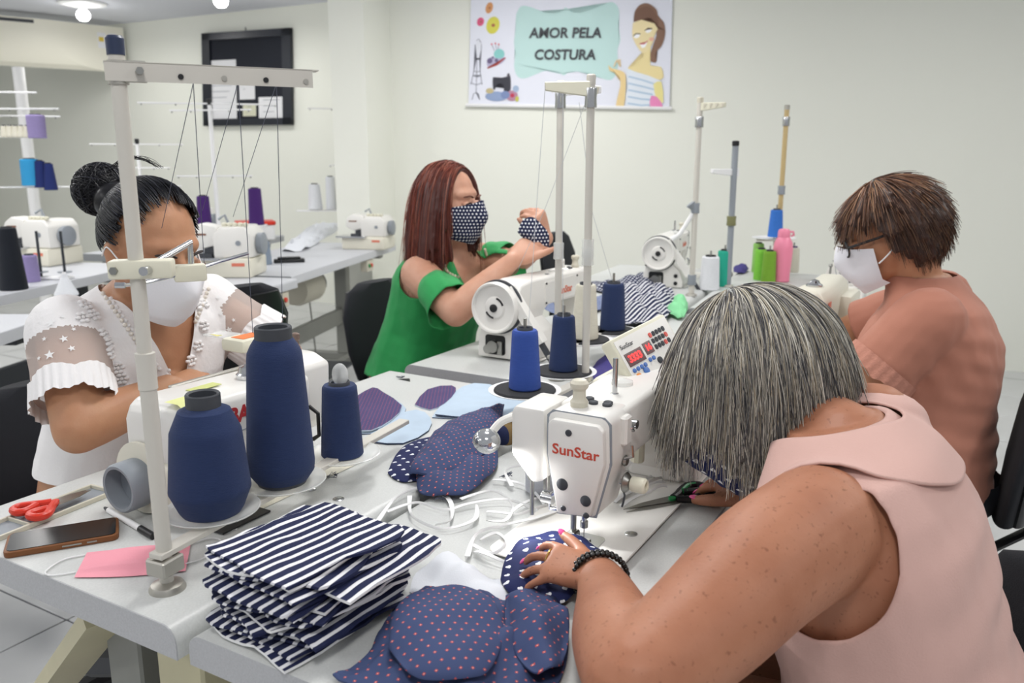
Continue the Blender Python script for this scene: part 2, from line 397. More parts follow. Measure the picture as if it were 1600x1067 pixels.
# background tables, turned a little
def A(deg): return math.radians(deg)
def btable(label, near, far, D, side, **kw):
    """near/far: front edge end points, table extends to the left (side=+1) of near->far"""
    near, far = Vector(near), Vector(far); d = far-near; n = Vector((-d.y, d.x, 0)).normalized()*side
    c = (near+far)/2 + n*D/2; rz = math.atan2(d.y, d.x)
    if side < 0: rz += PI
    return table(label, Vector((c.x, c.y, TZ)), rz, d.length, D, 'greytop', 'greyedge', **kw), rz, c
t7, r7, c7 = btable('grey sewing table with a motor below and a serger on its far end', onz(455, 432, TZ), onz(618, 381, TZ), .62, 1, rr=.004, motor=True)
n8 = onz(285, 482, TZ+.01); f8 = onz(470, 430, TZ+.01)
t8, r8, c8 = btable('white-rimmed sewing table behind the person in white lace holding the big serger', n8, n8 + (f8-n8)*.96, .6, 1, rr=.012, frame='beige_steel')
n9 = onz(-60, 560, TZ); f9 = onz(60, 510, TZ)
dv = (onz(55, 503, TZ) - onz(0, 527, TZ)).normalized()
n9 = Vector((-1.66, 1.85, TZ)); t9, r9, c9 = btable('dark-framed grey sewing table behind the shoulder of the person in white lace', n9, n9 + Vector((.03, 1.1, 0)), .6, 1, rr=.004, frame='dark_steel', motor=False)
n10 = Vector((-2.12, 3.1, TZ)); t10, r10, c10 = btable('grey sewing table below the two-level thread rack', n10, n10 + Vector((.2, 1.3, 0)), .62, 1, rr=.004, frame='dark_steel', motor=False)
n11 = Vector((-1.9, 4.75, TZ)); t11, r11, c11 = btable('grey sewing table near the notice board wall', n11, n11 + Vector((.26, 1.3, 0)), .62, 1, rr=.004, motor=False)
# ------------------------------------------------------------------ thread cones
def cone(label, p, rb, rt, h, m, core='darkgrey', neck=None, foot=0, group=None, cat='thread cone', rz=0, name='thread_cone', pin=None):
    t = thing(name, label, cat, p, rz, group)
    z0 = foot
    if neck and rb > .052: prof = [(rb*.72, z0), (rb*.8, z0+h*.04), (rb, z0+h*.2), (rt*1.02, z0+h*.70), (rt*.96, z0+h*.74), (neck*1.5, z0+h*.87), (neck*1.05, z0+h*.90)]
    elif neck: prof = [(rb*.78, z0), (rb*.97, z0+h*.06), (rb, z0+h*.12), (rt*1.03, z0+h*.80), (rt, z0+h*.84), (rt*.86, z0+h*.89), (neck*1.02, z0+h*.93)]
    else: prof = [(rb*.93, z0), (rb, z0+.003), (rb*.99, z0+.01), (rt*1.02, z0+h-.012), (rt, z0+h-.004), (rt*.9, z0+h)]
    k = []
    for (r0, a), (r1, b) in zip(prof, prof[1:]):
        n = max(1, int((b-a)/.006))
        k += [(r0+(r1-r0)*i/n, a+(b-a)*i/n) for i in range(n)]
    k.append(prof[-1])
    w = obj('thread_winding', B().lathe(k, 36), Y[m] if isinstance(m, str) else m, t)
    nr = neck or rt*.62; top = z0+h
    zt = top if neck else top+.004
    obj('core', B().lathe([(nr*.78, .0005), (rb*.72, .0005), (rb*.74, z0+.004)] + [(nr, z0+h*.9), (nr, zt), (nr*.94, zt+.002), (nr*.78, zt), (nr*.74, zt-.03), (.001, zt-.031)], 32), core, t)
    if pin: obj('spindle_tip', B().cyl((0, 0, zt-.03), (0, 0, zt+pin), .0035), 'steel', t)
    return t
# ------------------------------------------------------------------ thread stands
def stand(label, base, H, m='polepaint', r=.0085, bar=None, plates=(), arm=None, cap='black', sleeve=None, foam=False, group=None, platem='clear', platez=None, pr=.062, collars=()):
    """bar: (angle, length, height over table); plates: (distance along bar, side offset) ; arm: (angle, length, height)"""
    t = thing('thread_stand', label, 'thread stand', base, 0, group)
    obj('base_flange', B().lathe([(r, .012), (.02, .008), (.023, .003), (.023, 0)][::-1], 28), 'dullsteel', t)
    p = obj('pole', B().tube([(0, 0, 0), (0, 0, H)], r, 20), m, t)
    if sleeve: obj('sleeve', B().lathe([(r+.001, sleeve), (r*1.35, sleeve-.001), (r*1.3, sleeve-.045), (r*1.32, sleeve-.046), (r*1.15, sleeve-.048), (r*1.12, 0.05)][::-1], 24), m, t)
    for cz, cm in collars: obj('collar', B().lathe([(r*1.5, cz-.02), (r*1.55, cz-.018), (r*1.45, cz), (r*1.55, cz+.018), (r*1.5, cz+.02)], 20), cm, t)
    if cap: obj('cap', B().lathe([(r*1.12, H-.018), (r*1.16, H), (r*.9, H+.003)], 20), cap, t)
    if bar:
        a, ln, bz = bar; ca, sa = math.cos(a), math.sin(a); R = Matrix.Rotation(a, 4, 'Z')
        b = obj('support_bar', B().box(-.015, ln, -.011, .011, bz-.004, bz+.004, .001, 1, R), 'polepaint', t)
        obj('bar_clamp', B().box(-.018, .018, -.016, .016, bz-.028, bz-.006, .002, 1, R).box(-.006, .006, .014, .028, bz-.02, bz-.012, .002, 1, R), 'dullsteel', t)
        for k, (s, o) in enumerate(plates):
            c = (ca*s - sa*o, sa*s + ca*o, bz+.005)
            if abs(o) > .02: obj('plate_arm', B().box(s-.008, s+.008, min(0, o), max(0, o), bz-.002, bz+.004, .001, 1, R), 'polepaint', t)
            pl = obj('cone_plate', B().lathe([(.006, 0), (.03, 0), (pr*.82, .001), (pr, .006), (pr*1.01, .0075), (pr*.98, .008), (pr*.8, .003), (.006, .002)], 40, c), platem, t)
            if foam: obj('foam_pad', B().lathe([(.004, .0025), (pr*.8, .003), (pr*.82, .006), (pr*.8, .008), (.004, .008)], 36, c), 'blackrub', pl)
            obj('cone_spindle', B().cyl((c[0], c[1], bz), (c[0], c[1], bz+.06), .003), 'steel', t)
    if arm:
        a, ln, az = arm; R = Matrix.Rotation(a, 4, 'Z')
        ab = obj('guide_arm', B().box(-.014, ln, -.0125, -.0110, az-.011, az+.010, 0, 1, R).box(-.014, ln+.008, -.0125, .007, az+.009, az+.0105, 0, 1, R), 'polepaint', t, smooth=False)
        obj('arm_clamp', B().lathe([(r*1.3, az-.014), (r*1.3, az+.012)], 20).box(.006, .03, -.0118, -.0105+.004, az-.012, az+.012, .001, 1, R), 'dullsteel', t)
        obj('clamp_bolt', B().cyl(R @ Vector((.022, -.0125, az)), R @ Vector((.022, -.026, az)), .0045, n=6), 'steel', t)
        for k in range(4):
            s = ln*(.3 + .22*k); v = R @ Vector((s, -.0126, az-.004)); v2 = R @ Vector((s, -.0145, az-.004))
            obj('thread_eyelet', B().cyl(v, v2, .0032, n=12), 'dullsteel' if k % 2 else 'black', ab)
    return t
def thread(pts, m='thread', r=.0005, label='thin dark thread hanging from the guide arm', group='hanging threads'):
    return obj('thread', B().tube(pts, r, 4, caps=False), m, label=label, cat='thread', group=group)
# near stand
b1 = onz(262, 920, TZ); top1 = ony(183, 60, b1.y); H1 = top1.z - TZ
azA = ony(185, 112, b1.y).z - TZ
tip = onz(485, 124, azA + TZ)
barA = onz(250, 838, TZ+.06); e1 = onz(640, 655, TZ+.05)
bdir = math.atan2(e1.y-b1.y, e1.x-b1.x)
s1 = stand('tall cream thread stand with navy-taped top rising beside the pink face mask', b1, H1, r=.0088, bar=(bdir, .6, .052),
      arm=(math.atan2(tip.y-b1.y, tip.x-b1.x), math.hypot(tip.x-b1.x, tip.y-b1.y), azA), cap=mat('navy_tape', '#26324e', .4), sleeve=ony(232, 550, b1.y).z - TZ, pr=.066)
# clamp with chrome guide rods on the pole
cz = ony(215, 420, b1.y).z - TZ
P = lambda x, y, Yd: ony(x, y, b1.y + Yd) - b1
g = obj('rod_clamp', B().box(-.03, .042, -.014, .014, cz-.011, cz+.011, .003, 2, Matrix.Rotation(A(12), 4, 'Z')), 'ivory', s1)
obj('clamp_screw', B().cyl((.018, -.011, cz), (.018, -.024, cz), .0055, n=16), 'chrome', g)
obj('clamp_screw', B().cyl((-.019, -.015, cz), (-.019, -.021, cz), .005, n=6), 'steel', g)
obj('guide_rod', B().tube([P(235, 415, .01), P(297, 379, .09), P(300, 436, .09)], .0042, 12), 'chrome', s1)
g2 = obj('rod_block', B().box(-.02, .02, -.009, .009, -.011, .011, .003, 2, Matrix.Translation(P(297, 426, .085)) @ Matrix.Rotation(A(25), 4, 'Z')), 'ivory', s1)
obj('guide_rod', B().tube([P(184, 447, .04), P(230, 441, .05), P(290, 427, .08)], .0024, 8).tube([P(180, 446, .04), P(196, 446, .042)], .004, 8), 'chrome', s1)
obj('guide_rod', B().tube([P(305, 421, .085), P(345, 408, .1), P(388, 396, .12)], .0024, 8), 'chrome', s1)
def on_bar(px, py, z): v = onz(px, py, z); return v
bar_dir = Vector((math.cos(bdir), math.sin(bdir), 0))
# plates of the near stand, on the bar
zc = TZ + .064
for (px, py, rb, rt, h, nk, lab, ft) in ((331, 793, .056, .047, .172, .0235, 'stout navy thread cone with open charcoal core beside the cream stand pole', .0),
                                     (441, 748, .051, .040, .238, .0275, 'tallest navy thread cone with grey core standing next to the sewing machine', .006)):
    c = onz(px, py, zc); s = (c-b1).dot(bar_dir); o = (c-b1).dot(Vector((-bar_dir.y, bar_dir.x, 0)))
    obj('cone_plate', B().lathe([(.006, 0), (.03, 0), (.054, .001), (.066, .006), (.067, .0075), (.065, .008), (.052, .003), (.006, .002)], 44, (c.x-b1.x, c.y-b1.y, zc-b1.z-.008)), 'clear', s1)
    obj('plate_arm', B().tube([b1*0 + bar_dir*s + Vector((0, 0, .055)), Vector((c.x-b1.x, c.y-b1.y, .055))], .004, 6), 'polepaint', s1)
    cone(lab, c - Vector((0, 0, .005)), rb, rt, h, 'navy', neck=nk, foot=ft)
c = onz(535, 706, TZ+.055)
obj('cone_plate', B().lathe([(.006, 0), (.03, 0), (.054, .001), (.064, .006), (.065, .0075), (.063, .008), (.052, .003), (.006, .002)], 44, (c.x-b1.x, c.y-b1.y, .047)), 'clear', s1)
cn = cone('short navy thread cone with a clear tip on the third plate', c - Vector((0, 0, .005)), .036, .029, .125, 'navy', pin=.022)
obj('clear_tip', B().ell((0.002, 0, .142), (.014, .008, .02), 16, 10), 'clear', cn)
# threads of the near stand
def armpt(px, py): return onz(px, py, azA + TZ - .004) if False else ony(px, py, b1.y + (tip.y-b1.y)*(px-185)/300)
cp1, cp2 = onz(331, 793, zc), onz(441, 748, zc)
for x, ends in ((302, ((265, 300, 1.35), (315, 345, 1.25))), (372, ((330, 280, 1.4), (395, 520, 1.30))), (432, ((380, 290, 1.5), (442, 510, 1.42)))):
    for (ex, ey, eY) in ends:
        a_ = armpt(x, 130); e_ = ony(ex, ey, eY)
        if ey < 400: e_ = e_ + (e_-a_)*.5
        thread([a_, e_], group='threads from the near stand')
# stand of the front machine (far end of table two) and stand of the third table
def pole_stand(label, pb, ptop, **kw):
    b = onz(*pb, TZ); H = ony(*ptop, b.y).z - TZ
    return b, stand(label, b, H, **kw)
bA = lw(1.675, -.775); HA = ony(931, 118, bA.y).z - TZ; azz = ony(931, 150, bA.y).z - TZ
sA = stand('cream thread stand with riveted arm and clear collar behind the front sewing machine', bA, HA, r=.0085, cap='polepaint', bar=(A60+PI, .33, .06), plates=(), arm=None, collars=((HA-.045, 'chrome'), (ony(918, 400, bA.y).z-TZ, 'clear'), (ony(918, 388, bA.y).z-TZ, 'clear'), (ony(913, 600, bA.y).z-TZ, 'ivory')), pr=.07)
def ribbed_arm(par, p0, p1, w=.022, m='ivory'):
    p0, p1 = Vector(p0), Vector(p1); d = (p1-p0); a = math.atan2(d.y, d.x); Ln = math.hypot(d.x, d.y)
    R = Matrix.Translation(p0) @ Matrix.Rotation(a, 4, 'Z')
    o = obj('guide_arm', B().prism([(0, .012), (Ln, .012), (Ln, -.006), (0, -.02)], -.010, .010, 'y', .002, 1), m, par)
    o.data.transform(R)
    for k in range(4):
        s = Ln*(.15+.23*k); q = B().prism([(s, .008), (s+.012, .008), (s+.002, -.01)], -.0125, -.009, 'y'); r = obj('rib', q, 'putty', o); r.data.transform(R)
tA = ony(852, 128, bA.y + .02) - bA
ribbed_arm(sA, (0, 0, azz+.018), (tA.x, tA.y, azz+.018))
for (px, py, lab, cc, rb, rt, h) in ((820, 606, 'royal blue thread cone on a black foam disc', 'royal', .034, .027, .125), (880, 577, 'dark navy thread cone on a black foam disc behind the royal blue cone', 'navy', .033, .025, .125)):
    z = TZ + .075; c = onz(px, py, z)
    pl = obj('cone_plate', B().lathe([(.006, 0), (.03, 0), (.06, .001), (.076, .006), (.077, .0075), (.075, .008), (.06, .003), (.006, .002)], 44, (c.x-bA.x, c.y-bA.y, .064)), 'white', sA)
    obj('foam_pad', B().lathe([(.004, .003), (.064, .003), (.066, .007), (.064, .010), (.004, .010)], 40, (c.x-bA.x, c.y-bA.y, .064)), 'blackrub', pl)
    k = (c-bA).dot(-Lv); foot = -Lv*k
    obj('plate_arm', B().tube([(foot.x, foot.y, .06), (c.x-bA.x, c.y-bA.y, .062)], .005, 6), 'white', sA)
    cone(lab, c, rb, rt, h, cc, pin=.02)
bB = lw(1.84, -.93); HB = ony(890, 128, bB.y).z - TZ
sB = stand('cream thread stand with clear collar between the blue cones and the cream cone', bB, HB, r=.0085, cap='ivory', bar=(A60, .36, .07), collars=((HB-.04, 'chrome'), (ony(888, 392, bB.y).z-TZ, 'clear')))
tB = ony(935, 152, bB.y + .12) - bB
ribbed_arm(sB, (0, 0, HB-.012), (tB.x, tB.y, HB-.012), m='white')
for (px, py, lab, cc, rb, rt, h) in ((914, 528, 'pale cream thread cone on a black foam disc beside the cream stand', 'cream', .036, .027, .145), (957, 514, 'wide navy thread cone on a black foam disc next to the striped cloth', 'navy', .036, .03, .13)):
    z = TZ + .075; c = onz(px, py, z)
    pl = obj('cone_plate', B().lathe([(.006, 0), (.03, 0), (.06, .001), (.076, .006), (.077, .0075), (.075, .008), (.06, .003), (.006, .002)], 44, (c.x-bB.x, c.y-bB.y, .064)), 'white', sB)
    obj('foam_pad', B().lathe([(.004, .003), (.064, .003), (.066, .007), (.064, .010), (.004, .010)], 40, (c.x-bB.x, c.y-bB.y, .064)), 'blackrub', pl)
    cone(lab, c, rb, rt, h, cc, pin=.025)
for p in (((852, 135, bA.y), (840, 300, bA.y+.1), (825, 520, bA.y)), ((880, 150, bA.y), (878, 300, bA.y), (880, 500, bA.y)), ((905, 160, bB.y), (925, 330, bB.y+.1), (957, 440, bB.y+.3)), ((915, 160, bA.y), (850, 330, bA.y+.2), (810, 420, bB.y))):
    thread([ony(*q) for q in p], 'wthread', .0006, 'pale thread running down from a ribbed guide arm', 'pale hanging threads')
# far stands on tables five and six
b5 = onz(1080, 462, TZ); H5 = ony(1094, 153, b5.y).z - TZ
s5 = stand('slim cream thread stand with white lamp tube beside the far machine', b5, H5, r=.011, cap='putty', collars=((H5-.09, 'chrome'), (ony(1087, 325, b5.y).z-TZ, 'greyplastic'), (ony(1082, 437, b5.y).z-TZ, 'greyplastic')))
ribbed_arm(s5, (0, 0, H5-.03), (.09, -.04, H5-.03))
obj('lamp_tube', B().tube([ony(x_, y_, b5.y) - b5 for x_, y_ in ((1085, 326), (1080, 338), (1062, 366), (1050, 374))], .009, 10), 'white', s5)
obj('lamp_shade', B().tube([ony(1085, 326, b5.y) - b5, ony(1079, 318, b5.y) - b5], [.012, .02], 12), 'greyplastic', s5)
b6 = onz(1137, 448, TZ); H6 = ony(1155, 221, b6.y).z - TZ
s6 = stand('grey steel thread stand with black cap and short white arm beside the teal cone', b6, H6, m='greyplastic', r=.013, cap='black', collars=((ony(1148, 345, b6.y).z-TZ, mat('olive_clamp', '#7d7c55', .5)),))
tt = ony(1115, 272, b6.y) - b6; ribbed_arm(s6, (.02, .02, tt.z+.01), (tt.x-.02, -.05, tt.z+.01), m='white')
b7 = onz(1212, 430, TZ); H7 = ony(1237, 165, b7.y).z - TZ
s7 = stand('aged yellowish thread stand with a blue cone on its white plate', b7, H7, m='yellowpole', r=.011, cap='dullsteel', bar=(PI, .1, ony(1208, 375, b7.y).z - TZ), plates=((.02, -.0), ), platem='white', pr=.1, collars=((H7-.07, 'chrome'), (ony(1225, 297, b7.y).z-TZ, 'greyplastic')))
c = ony(1211, 370, b7.y - .02); cone('bright blue thread cone on a raised white plate', c, .035, .027, .125, 'blue', pin=.02)
z = TZ
for (px, py, lab, cc, rb, rt, h) in ((1108, 452, 'white thread cone beside the teal cone', 'white', .042, .036, .14), (1130, 447, 'teal thread cone in front of the grey stand pole', 'teal', .031, .029, .155), (1187, 437, 'lime green thread cone next to the pink bottle', 'lime', .03, .027, .14), (1200, 441, 'yellow green thread cone touching the pink bottle', yarn('thread_leaf', '#7fae3a'), .032, .027, .14), (1171+12, 425, 'white-banded lime thread cone behind the other green cones', yarn('thread_lime2', '#9ad070'), .028, .025, .14), (1238, 425, 'cream thread cone with purple top behind the pink bottle', 'cream', .03, .027, .12)):
    cone(lab, onz(px, py, z), rb, rt, h, cc, core='black' if 'purple' not in lab else Y['purple'], pin=.02 if 'lime' not in lab else None)
bt = thing('water_bottle', 'pink plastic water bottle with a loop cap among the thread cones', 'bottle', onz(1220, 440, TZ))
pk = mat('pink_plastic', '#ee8aa5', .35)
obj('bottle_body', B().lathe([(.03, 0), (.037, .004), (.036, .03), (.041, .1), (.043, .15), (.04, .175), (.03, .195), (.024, .203)], 28), pk, bt)
cp = obj('bottle_cap', B().lathe([(.026, .2), (.027, .203), (.026, .228), (.02, .236), (.01, .238)], 24), pk, bt)
obj('cap_loop', B().tube([(.02, -.006, .225), (.038, -.008, .224), (.042, -.006, .21), (.03, -.005, .205)], .005, 8), pk, cp)
# ------------------------------------------------------------------ sewing machines
def lockstitch(label, p, rz, m='white_en', front=False, brand='SunStar', ink='red', wheel=True, sc=1.0):
    """local origin: needle point on the bed; +x towards hand wheel, +y away from the operator"""
    t = thing('sewing_machine', label, 'sewing machine', p, rz, 'straight stitch sewing machines'); t.scale = (sc,)*3
    bed = obj('bed', B().prism(rrect(-.085, .41, -.07, .108, .02), 0, .0025, 'z', .0015, 1), m, t)
    obj('needle_plate', B().prism(rrect(-.03, .03, -.022, .022, .01), .0025, .0036, 'z'), 'chrome', bed)
    obj('slide_plate', B().prism(rrect(-.08, -.036, -.03, .035, .008), .0025, .0036, 'z'), 'steel', bed)
    for x, y in ((.06, -.045), (.20, -.05), (.12, .085)): obj('bed_screw', B().lathe([(.009, .0024), (.009, .0034), (.007, .004), (.001, .0042)], 20, (x, y, 0)), 'chrome', bed)
    obj('hinge_plate', B().prism(rrect(-.1, -.072, -.085, -.05, .012), 0, .0035, 'z'), 'steel', bed)
    body = B()
    zt = .198
    prof = [(.035, .118), (.24, .122), (.268, .11), (.282, .085), (.285, .03), (.272, .002), (.425, .002), (.428, .12), (.42, .17), (.395, .196), (.34, zt+.004), (.02, zt-.004), (.02, .13)]
    body.prism(prof, -.046, .05, 'y', .008, 3)
    bo = obj('arm', body, m, t)
    # flared foot of the column
    obj('column_foot', B().prism([(-.066, .002), (.098, .002), (.098, .03), (.085, .07), (.052, .1), (-.05, .1), (-.064, .05)], .28, .43, 'x', .006, 2), m, t)
    # head
    hp = [(-.047, .188), (-.049, .135), (-.03, .058), (.026, .052), (.042, .135), (.042, .188), (.034, .196), (-.038, .196)]
    obj('head', B().prism(hp, -.03, .045, 'x', .005, 2), m, t)
    fp = [(-.042, .18), (-.044, .137), (-.026, .062), (.022, .057), (.037, .137), (.037, .18), (.03, .187), (-.034, .187)]
    f = obj('face_plate', B().prism(fp, -.04, -.028, 'x', .003, 2), m, t)
    obj('side_seam', B().prism([(y*1.03, z) for y, z in hp], -.0285, -.0275, 'x'), 'greyplastic', f)
    for y, z, r in ((.006, .172, .0045), (.014, .1, .0082), (-.02, .084, .0075), (.012, .067, .0038), (-.021, .064, .0042)):
        obj('face_screw', B().lathe([(r, .001), (r, -.0015), (r*.8, -.0025), (.0003, -.003)], 18, (-.0395, y, z), 'x'), 'darkgrey', f)
    text(brand, .0195, ink if front else 'pinkred', f, (-.0402, -.004, .147), (0, -1, 0), (0, 0, 1), bold=.0003, sx=1.12)
    text(brand, .03, ink if front else 'pinkred', bo, (.2, -.0465, .158), (1, 0, 0), (0, 0, 1), bold=.0008)
    cov = obj('rear_cover', B().box(.07, .27, .049, .053, .125, .188, .003, 1), m, bo)
    text(brand, .028, 'pinkred', cov, (.15, .0535, .152), (-1, 0, 0), (0, 0, 1), bold=.0006)
    for x in (.075, .265):
        for z in (.13, .183): obj('cover_screw', B().cyl((x, .0505, z), (x, .055, z), .0032, n=10), 'black', cov)
    # needle area
    obj('needle_bar', B().cyl((0, 0, .06), (0, 0, .028), .0036), 'chrome', t)
    obj('needle', B().cyl((0, 0, .03), (0, 0, .002), .0009, .0004, 8), 'steel', t)
    obj('needle_clamp', B().cyl((0, 0, .036), (0, 0, .027), .0055, n=12), 'steel', t)
    pf = obj('presser_bar', B().cyl((0, .016, .06), (0, .016, .02), .0042), 'steel', t)
    obj('presser_foot', B().box(-.012, .006, .008, .022, .005, .02, .002, 1).box(-.025, .012, -.006, .012, .003, .006, .001, 1), 'steel', pf)
    obj('finger_guard', B().tube([(-.005, .04, .075), (-.006, .052, .06), (-.004, .05, .045), (-.002, .02, .048), (0, 0, .05)], .0035, 10).cyl((-.004, .045, .06), (-.004, .062, .06), .008), 'chrome', t)
    ld = obj('knee_link', B().cyl((0, .058, .12), (0, .058, .07), .0045).lathe([(.007, .115), (.009, .12), (.007, .126)], 14, (0, .058, 0)), 'steel', t)
    # tension assembly on the operator side
    te = obj('tension_post', B().cyl((.012, -.046, .098), (.012, -.066, .098), .004), 'chrome', t)
    obj('tension_disc', B().lathe([(.013, -.052), (.0145, -.054), (.013, -.056), (.006, -.062)], 22, (.012, 0, .098), 'y'), 'steel', te)
    obj('tension_knob', B().lathe([(.0095, -.062), (.0105, -.065), (.0105, -.08), (.008, -.083), (.005, -.082), (.005, -.078)], 20, (.012, 0, .098), 'y'), 'ivory', te)
    obj('check_spring', B().tube([(.01, -.05, .092), (.004, -.056, .083), (.002, -.055, .073), (.006, -.052, .066)], .0014, 8), 'darkgrey', te)
    obj('thread_guide', B().tube([(.028, -.046, .165), (.028, -.056, .166), (.02, -.056, .172), (.012, -.05, .170)], .0022, 8).cyl((.036, -.046, .172), (.036, -.058, .172), .006), 'chrome', t)
    obj('tension_pretensioner', B().lathe([(.006, -.046), (.008, -.049), (.006, -.052)], 16, (.02, 0, .125), 'y'), 'steel', t)
    obj('takeup_cover', B().box(.004, .024, -.056, -.045, .15, .19, .003, 1), m, t)
    obj('takeup_lever', B().tube([(.014, -.05, .13), (.014, -.062, .135), (.014, -.06, .15)], .002, 6), 'chrome', t)
    # top fittings
    oc = obj('oil_window', B().lathe([(.015, zt-.006), (.016, zt+.004), (.012, zt+.006), (.001, zt+.009)], 22, (.13, .004, 0)), 'clear', bo)
    obj('arm_pin', B().cyl((.085, -.004, zt-.004), (.085, -.004, zt+.048), .0036).lathe([(.011, zt-.006), (.011, zt-.0035), (.004, zt-.002)], 16, (.085, -.004, 0)), 'chrome', bo)
    obj('pressure_knob', B().lathe([(.0115, .19), (.012, .203), (.009, .207), (.0085, .218), (.012, .222), (.0125, .228), (.009, .232), (.006, .231)], 22, (.003, .012, 0)), 'putty', t)
    for x, y in ((.022, .0), (.03, -.018), (.022, -.02), (.036, .012), (.2, .02), (.27, -.02), (.3, .012)):
        obj('top_screw', B().lathe([(.0065, zt-.007), (.0065, zt+.001), (.005, zt+.002), (.003, zt+.0012)], 14, (x, y, 0)), 'darkgrey', bo)
    if wheel:
        w = obj('hand_wheel', B().lathe([(.02, .432), (.06, .433), (.0665, .438), (.0675, .452), (.064, .46), (.06, .459), (.057, .452), (.03, .448), (.026, .452), (.014, .454)], 48, (0, 0, .14), 'x'), m, t)
        obj('wheel_hub', B().lathe([(.010, .45), (.0105, .458), (.006, .460)], 20, (0, 0, .14), 'x'), 'black', w)
        for a0 in (.3, 3.6):
            obj('wheel_slot', B().tube([(.4515, .026*math.cos(a0+k*.2), .14+.026*math.sin(a0+k*.2)) for k in range(6)], .003, 6), 'black', w)
        obj('wheel_rim', B().lathe([(.06, .424), (.071, .426), (.071, .433), (.06, .434)], 44, (0, 0, .14), 'x'), 'darkgrey', w)
        c0 = Vector((.425, .03, .19)); c1 = Vector((.425, .125, .055)); d = (c1-c0).normalized(); n = Vector((0, d.z, -d.y))
        bc = B().loft([[c + n*sx + Vector((xx, 0, 0)) for xx, sx in ((-.012, -.013), (.018, -.013), (.018, .013), (-.012, .013))] for c in (c0, c1)])
        o = obj('belt_cover', bc, m, t, smooth=False)
        e = c1 + d*.075; obj('belt', B().loft([[c + n*sx + Vector((xx, 0, 0)) for xx, sx in ((-.004, -.006), (.008, -.006), (.008, .006), (-.004, .006))] for c in (c1, e)]), 'darkgrey', o, smooth=False)
        rec = obj('end_recess', B().prism(rrect(-.04, .02, .012, .064, .008), .4295, .4315, 'x'), 'black', t)
        obj('feed_mechanism', B().cyl((.43, -.012, .035), (.446, -.012, .035), .016).cyl((.43, -.03, .026), (.44, -.03, .026), .012).box(.43, .441, .0, .014, .014, .05, .002, 1), 'steel', rec)
        for y, z, r in ((.07, .05, .008), (.07, .02, .008), (-.05, .09, .006)): obj('end_plug', B().cyl((.428, y, z), (.433, y, z), r, n=16), 'black', t)
    return t
# front machine
nd = onz(912, 852, TZ)
m2 = lockstitch('large white sewing machine with red lettering at the hands of the grey-haired person', nd, A60, front=True, wheel=True, sc=1.06)
# housing left of the head, lamp on gooseneck, control panel, motor box
hb = obj('solenoid_housing', B().prism([(.052, .19), (.098, .19), (.104, .18), (.104, .12), (.07, .082), (.052, .09)], -.02, .06, 'x', .006, 2), 'white_en', m2)
obj('housing_pin', B().cyl((-.005, .078, .09), (-.005, .078, .03), .003).lathe([(.006, .083), (.008, .09), (.006, .095)], 14, (-.005, .078, 0)), 'steel', m2)
gl = obj('lamp_gooseneck', B().tube(spline([(.05, .09, .15), (.04, .12, .155), (.02, .14, .15), (.005, .15, .135)], 5), .006, 10), 'white_en', m2)
obj('lamp_dome', B().ell((-.005, .152, .125), (.02, .02, .018), 24, 14), mat('mirror_lamp', '#c8cacc', .15, metal=.85), gl)
sp = bpy.data.lights.new('machine_lamp', 'SPOT'); sp.energy = 2.4; sp.spot_size = 1.5; sp.spot_blend = .7; sp.shadow_soft_size = .012
so = bpy.data.objects.new('machine_lamp', sp); COL.objects.link(so)
so.location = m2.matrix_basis @ Vector((-.035, .135, .115)); tgt = m2.matrix_basis @ Vector((-.02, .0, .04))
so.rotation_euler = (tgt - so.location).to_track_quat('-Z', 'Y').to_euler()
obj('motor_box', B().box(.25, .36, .053, .11, .10, .165, .012, 3), 'ivory', m2)
# control panel as its own little box above the arm, facing the operator's left front
pnl_o = ony(1006, 549, 1.34)
pn = thing('control_panel', 'ivory control panel with red digital display on top of the front sewing machine', 'control panel', pnl_o)
pr_ = (ony(1060, 512, 1.58) - ony(962, 565, 1.44)).normalized()
toC = (Vector((0, 0, CAMH)) - pnl_o).normalized(); nn = (toC - pr_*toC.dot(pr_)).normalized(); pu = nn.cross(pr_)
RP = Matrix((pr_, pu, nn)).transposed().to_4x4() @ Matrix.Scale(1.04, 4)
def pan(b, **k): return b
def pobj(name, b, m, par, **k):
    o = obj(name, b, m, par, **k); o.data.transform(RP); return o
case = pobj('panel_case', B().box(-.062, .085, -.042, .04, -.02, .004, .005, 2), 'ivory', pn)
pobj('panel_face', B().box(-.056, .08, -.036, .034, .0035, .0046), 'white_en', case)
pobj('display_window', B().box(-.05, -.008, -.012, .01, .0046, .0054), 'ledbg', case)
pobj('display_window', B().box(-.002, .018, -.008, .012, .0046, .0054), 'ledbg', case)
def ptext(s, size, m, x, y, par, **k): return text(s, size, m, par, RP @ Vector((x, y, .0056)), pr_, pu, depth=.0002, **k)
ptext('3333', .017, 'led', -.029, -.001, case, bold=.0004); ptext('16', .015, 'led', .008, .002, case, bold=.0004)
ptext('SunStar', .011, 'darkgrey', -.034, .021, case)
for k in range(6): pobj('key', B().lathe([(.0036, .0046), (.0036, .0062), (.002, .0066)], 14, (-.046 + k*.0095 + (.006 if k > 3 else 0), -.019 + (.003 if k > 3 else 0), 0)), 'bluebtn', case)
pobj('key', B().lathe([(.0062, .0046), (.0062, .0064), (.004, .007)], 18, (-.043, -.031, 0)), 'orangebtn', case)
pobj('key', B().lathe([(.0062, .0046), (.0062, .0064), (.004, .007)], 18, (-.022, -.028, 0)), 'bluebtn', case)
pobj('key', B().lathe([(.0056, .0046), (.0056, .0064), (.004, .007)], 18, (.018, -.024, 0)), 'darkgrey', case)
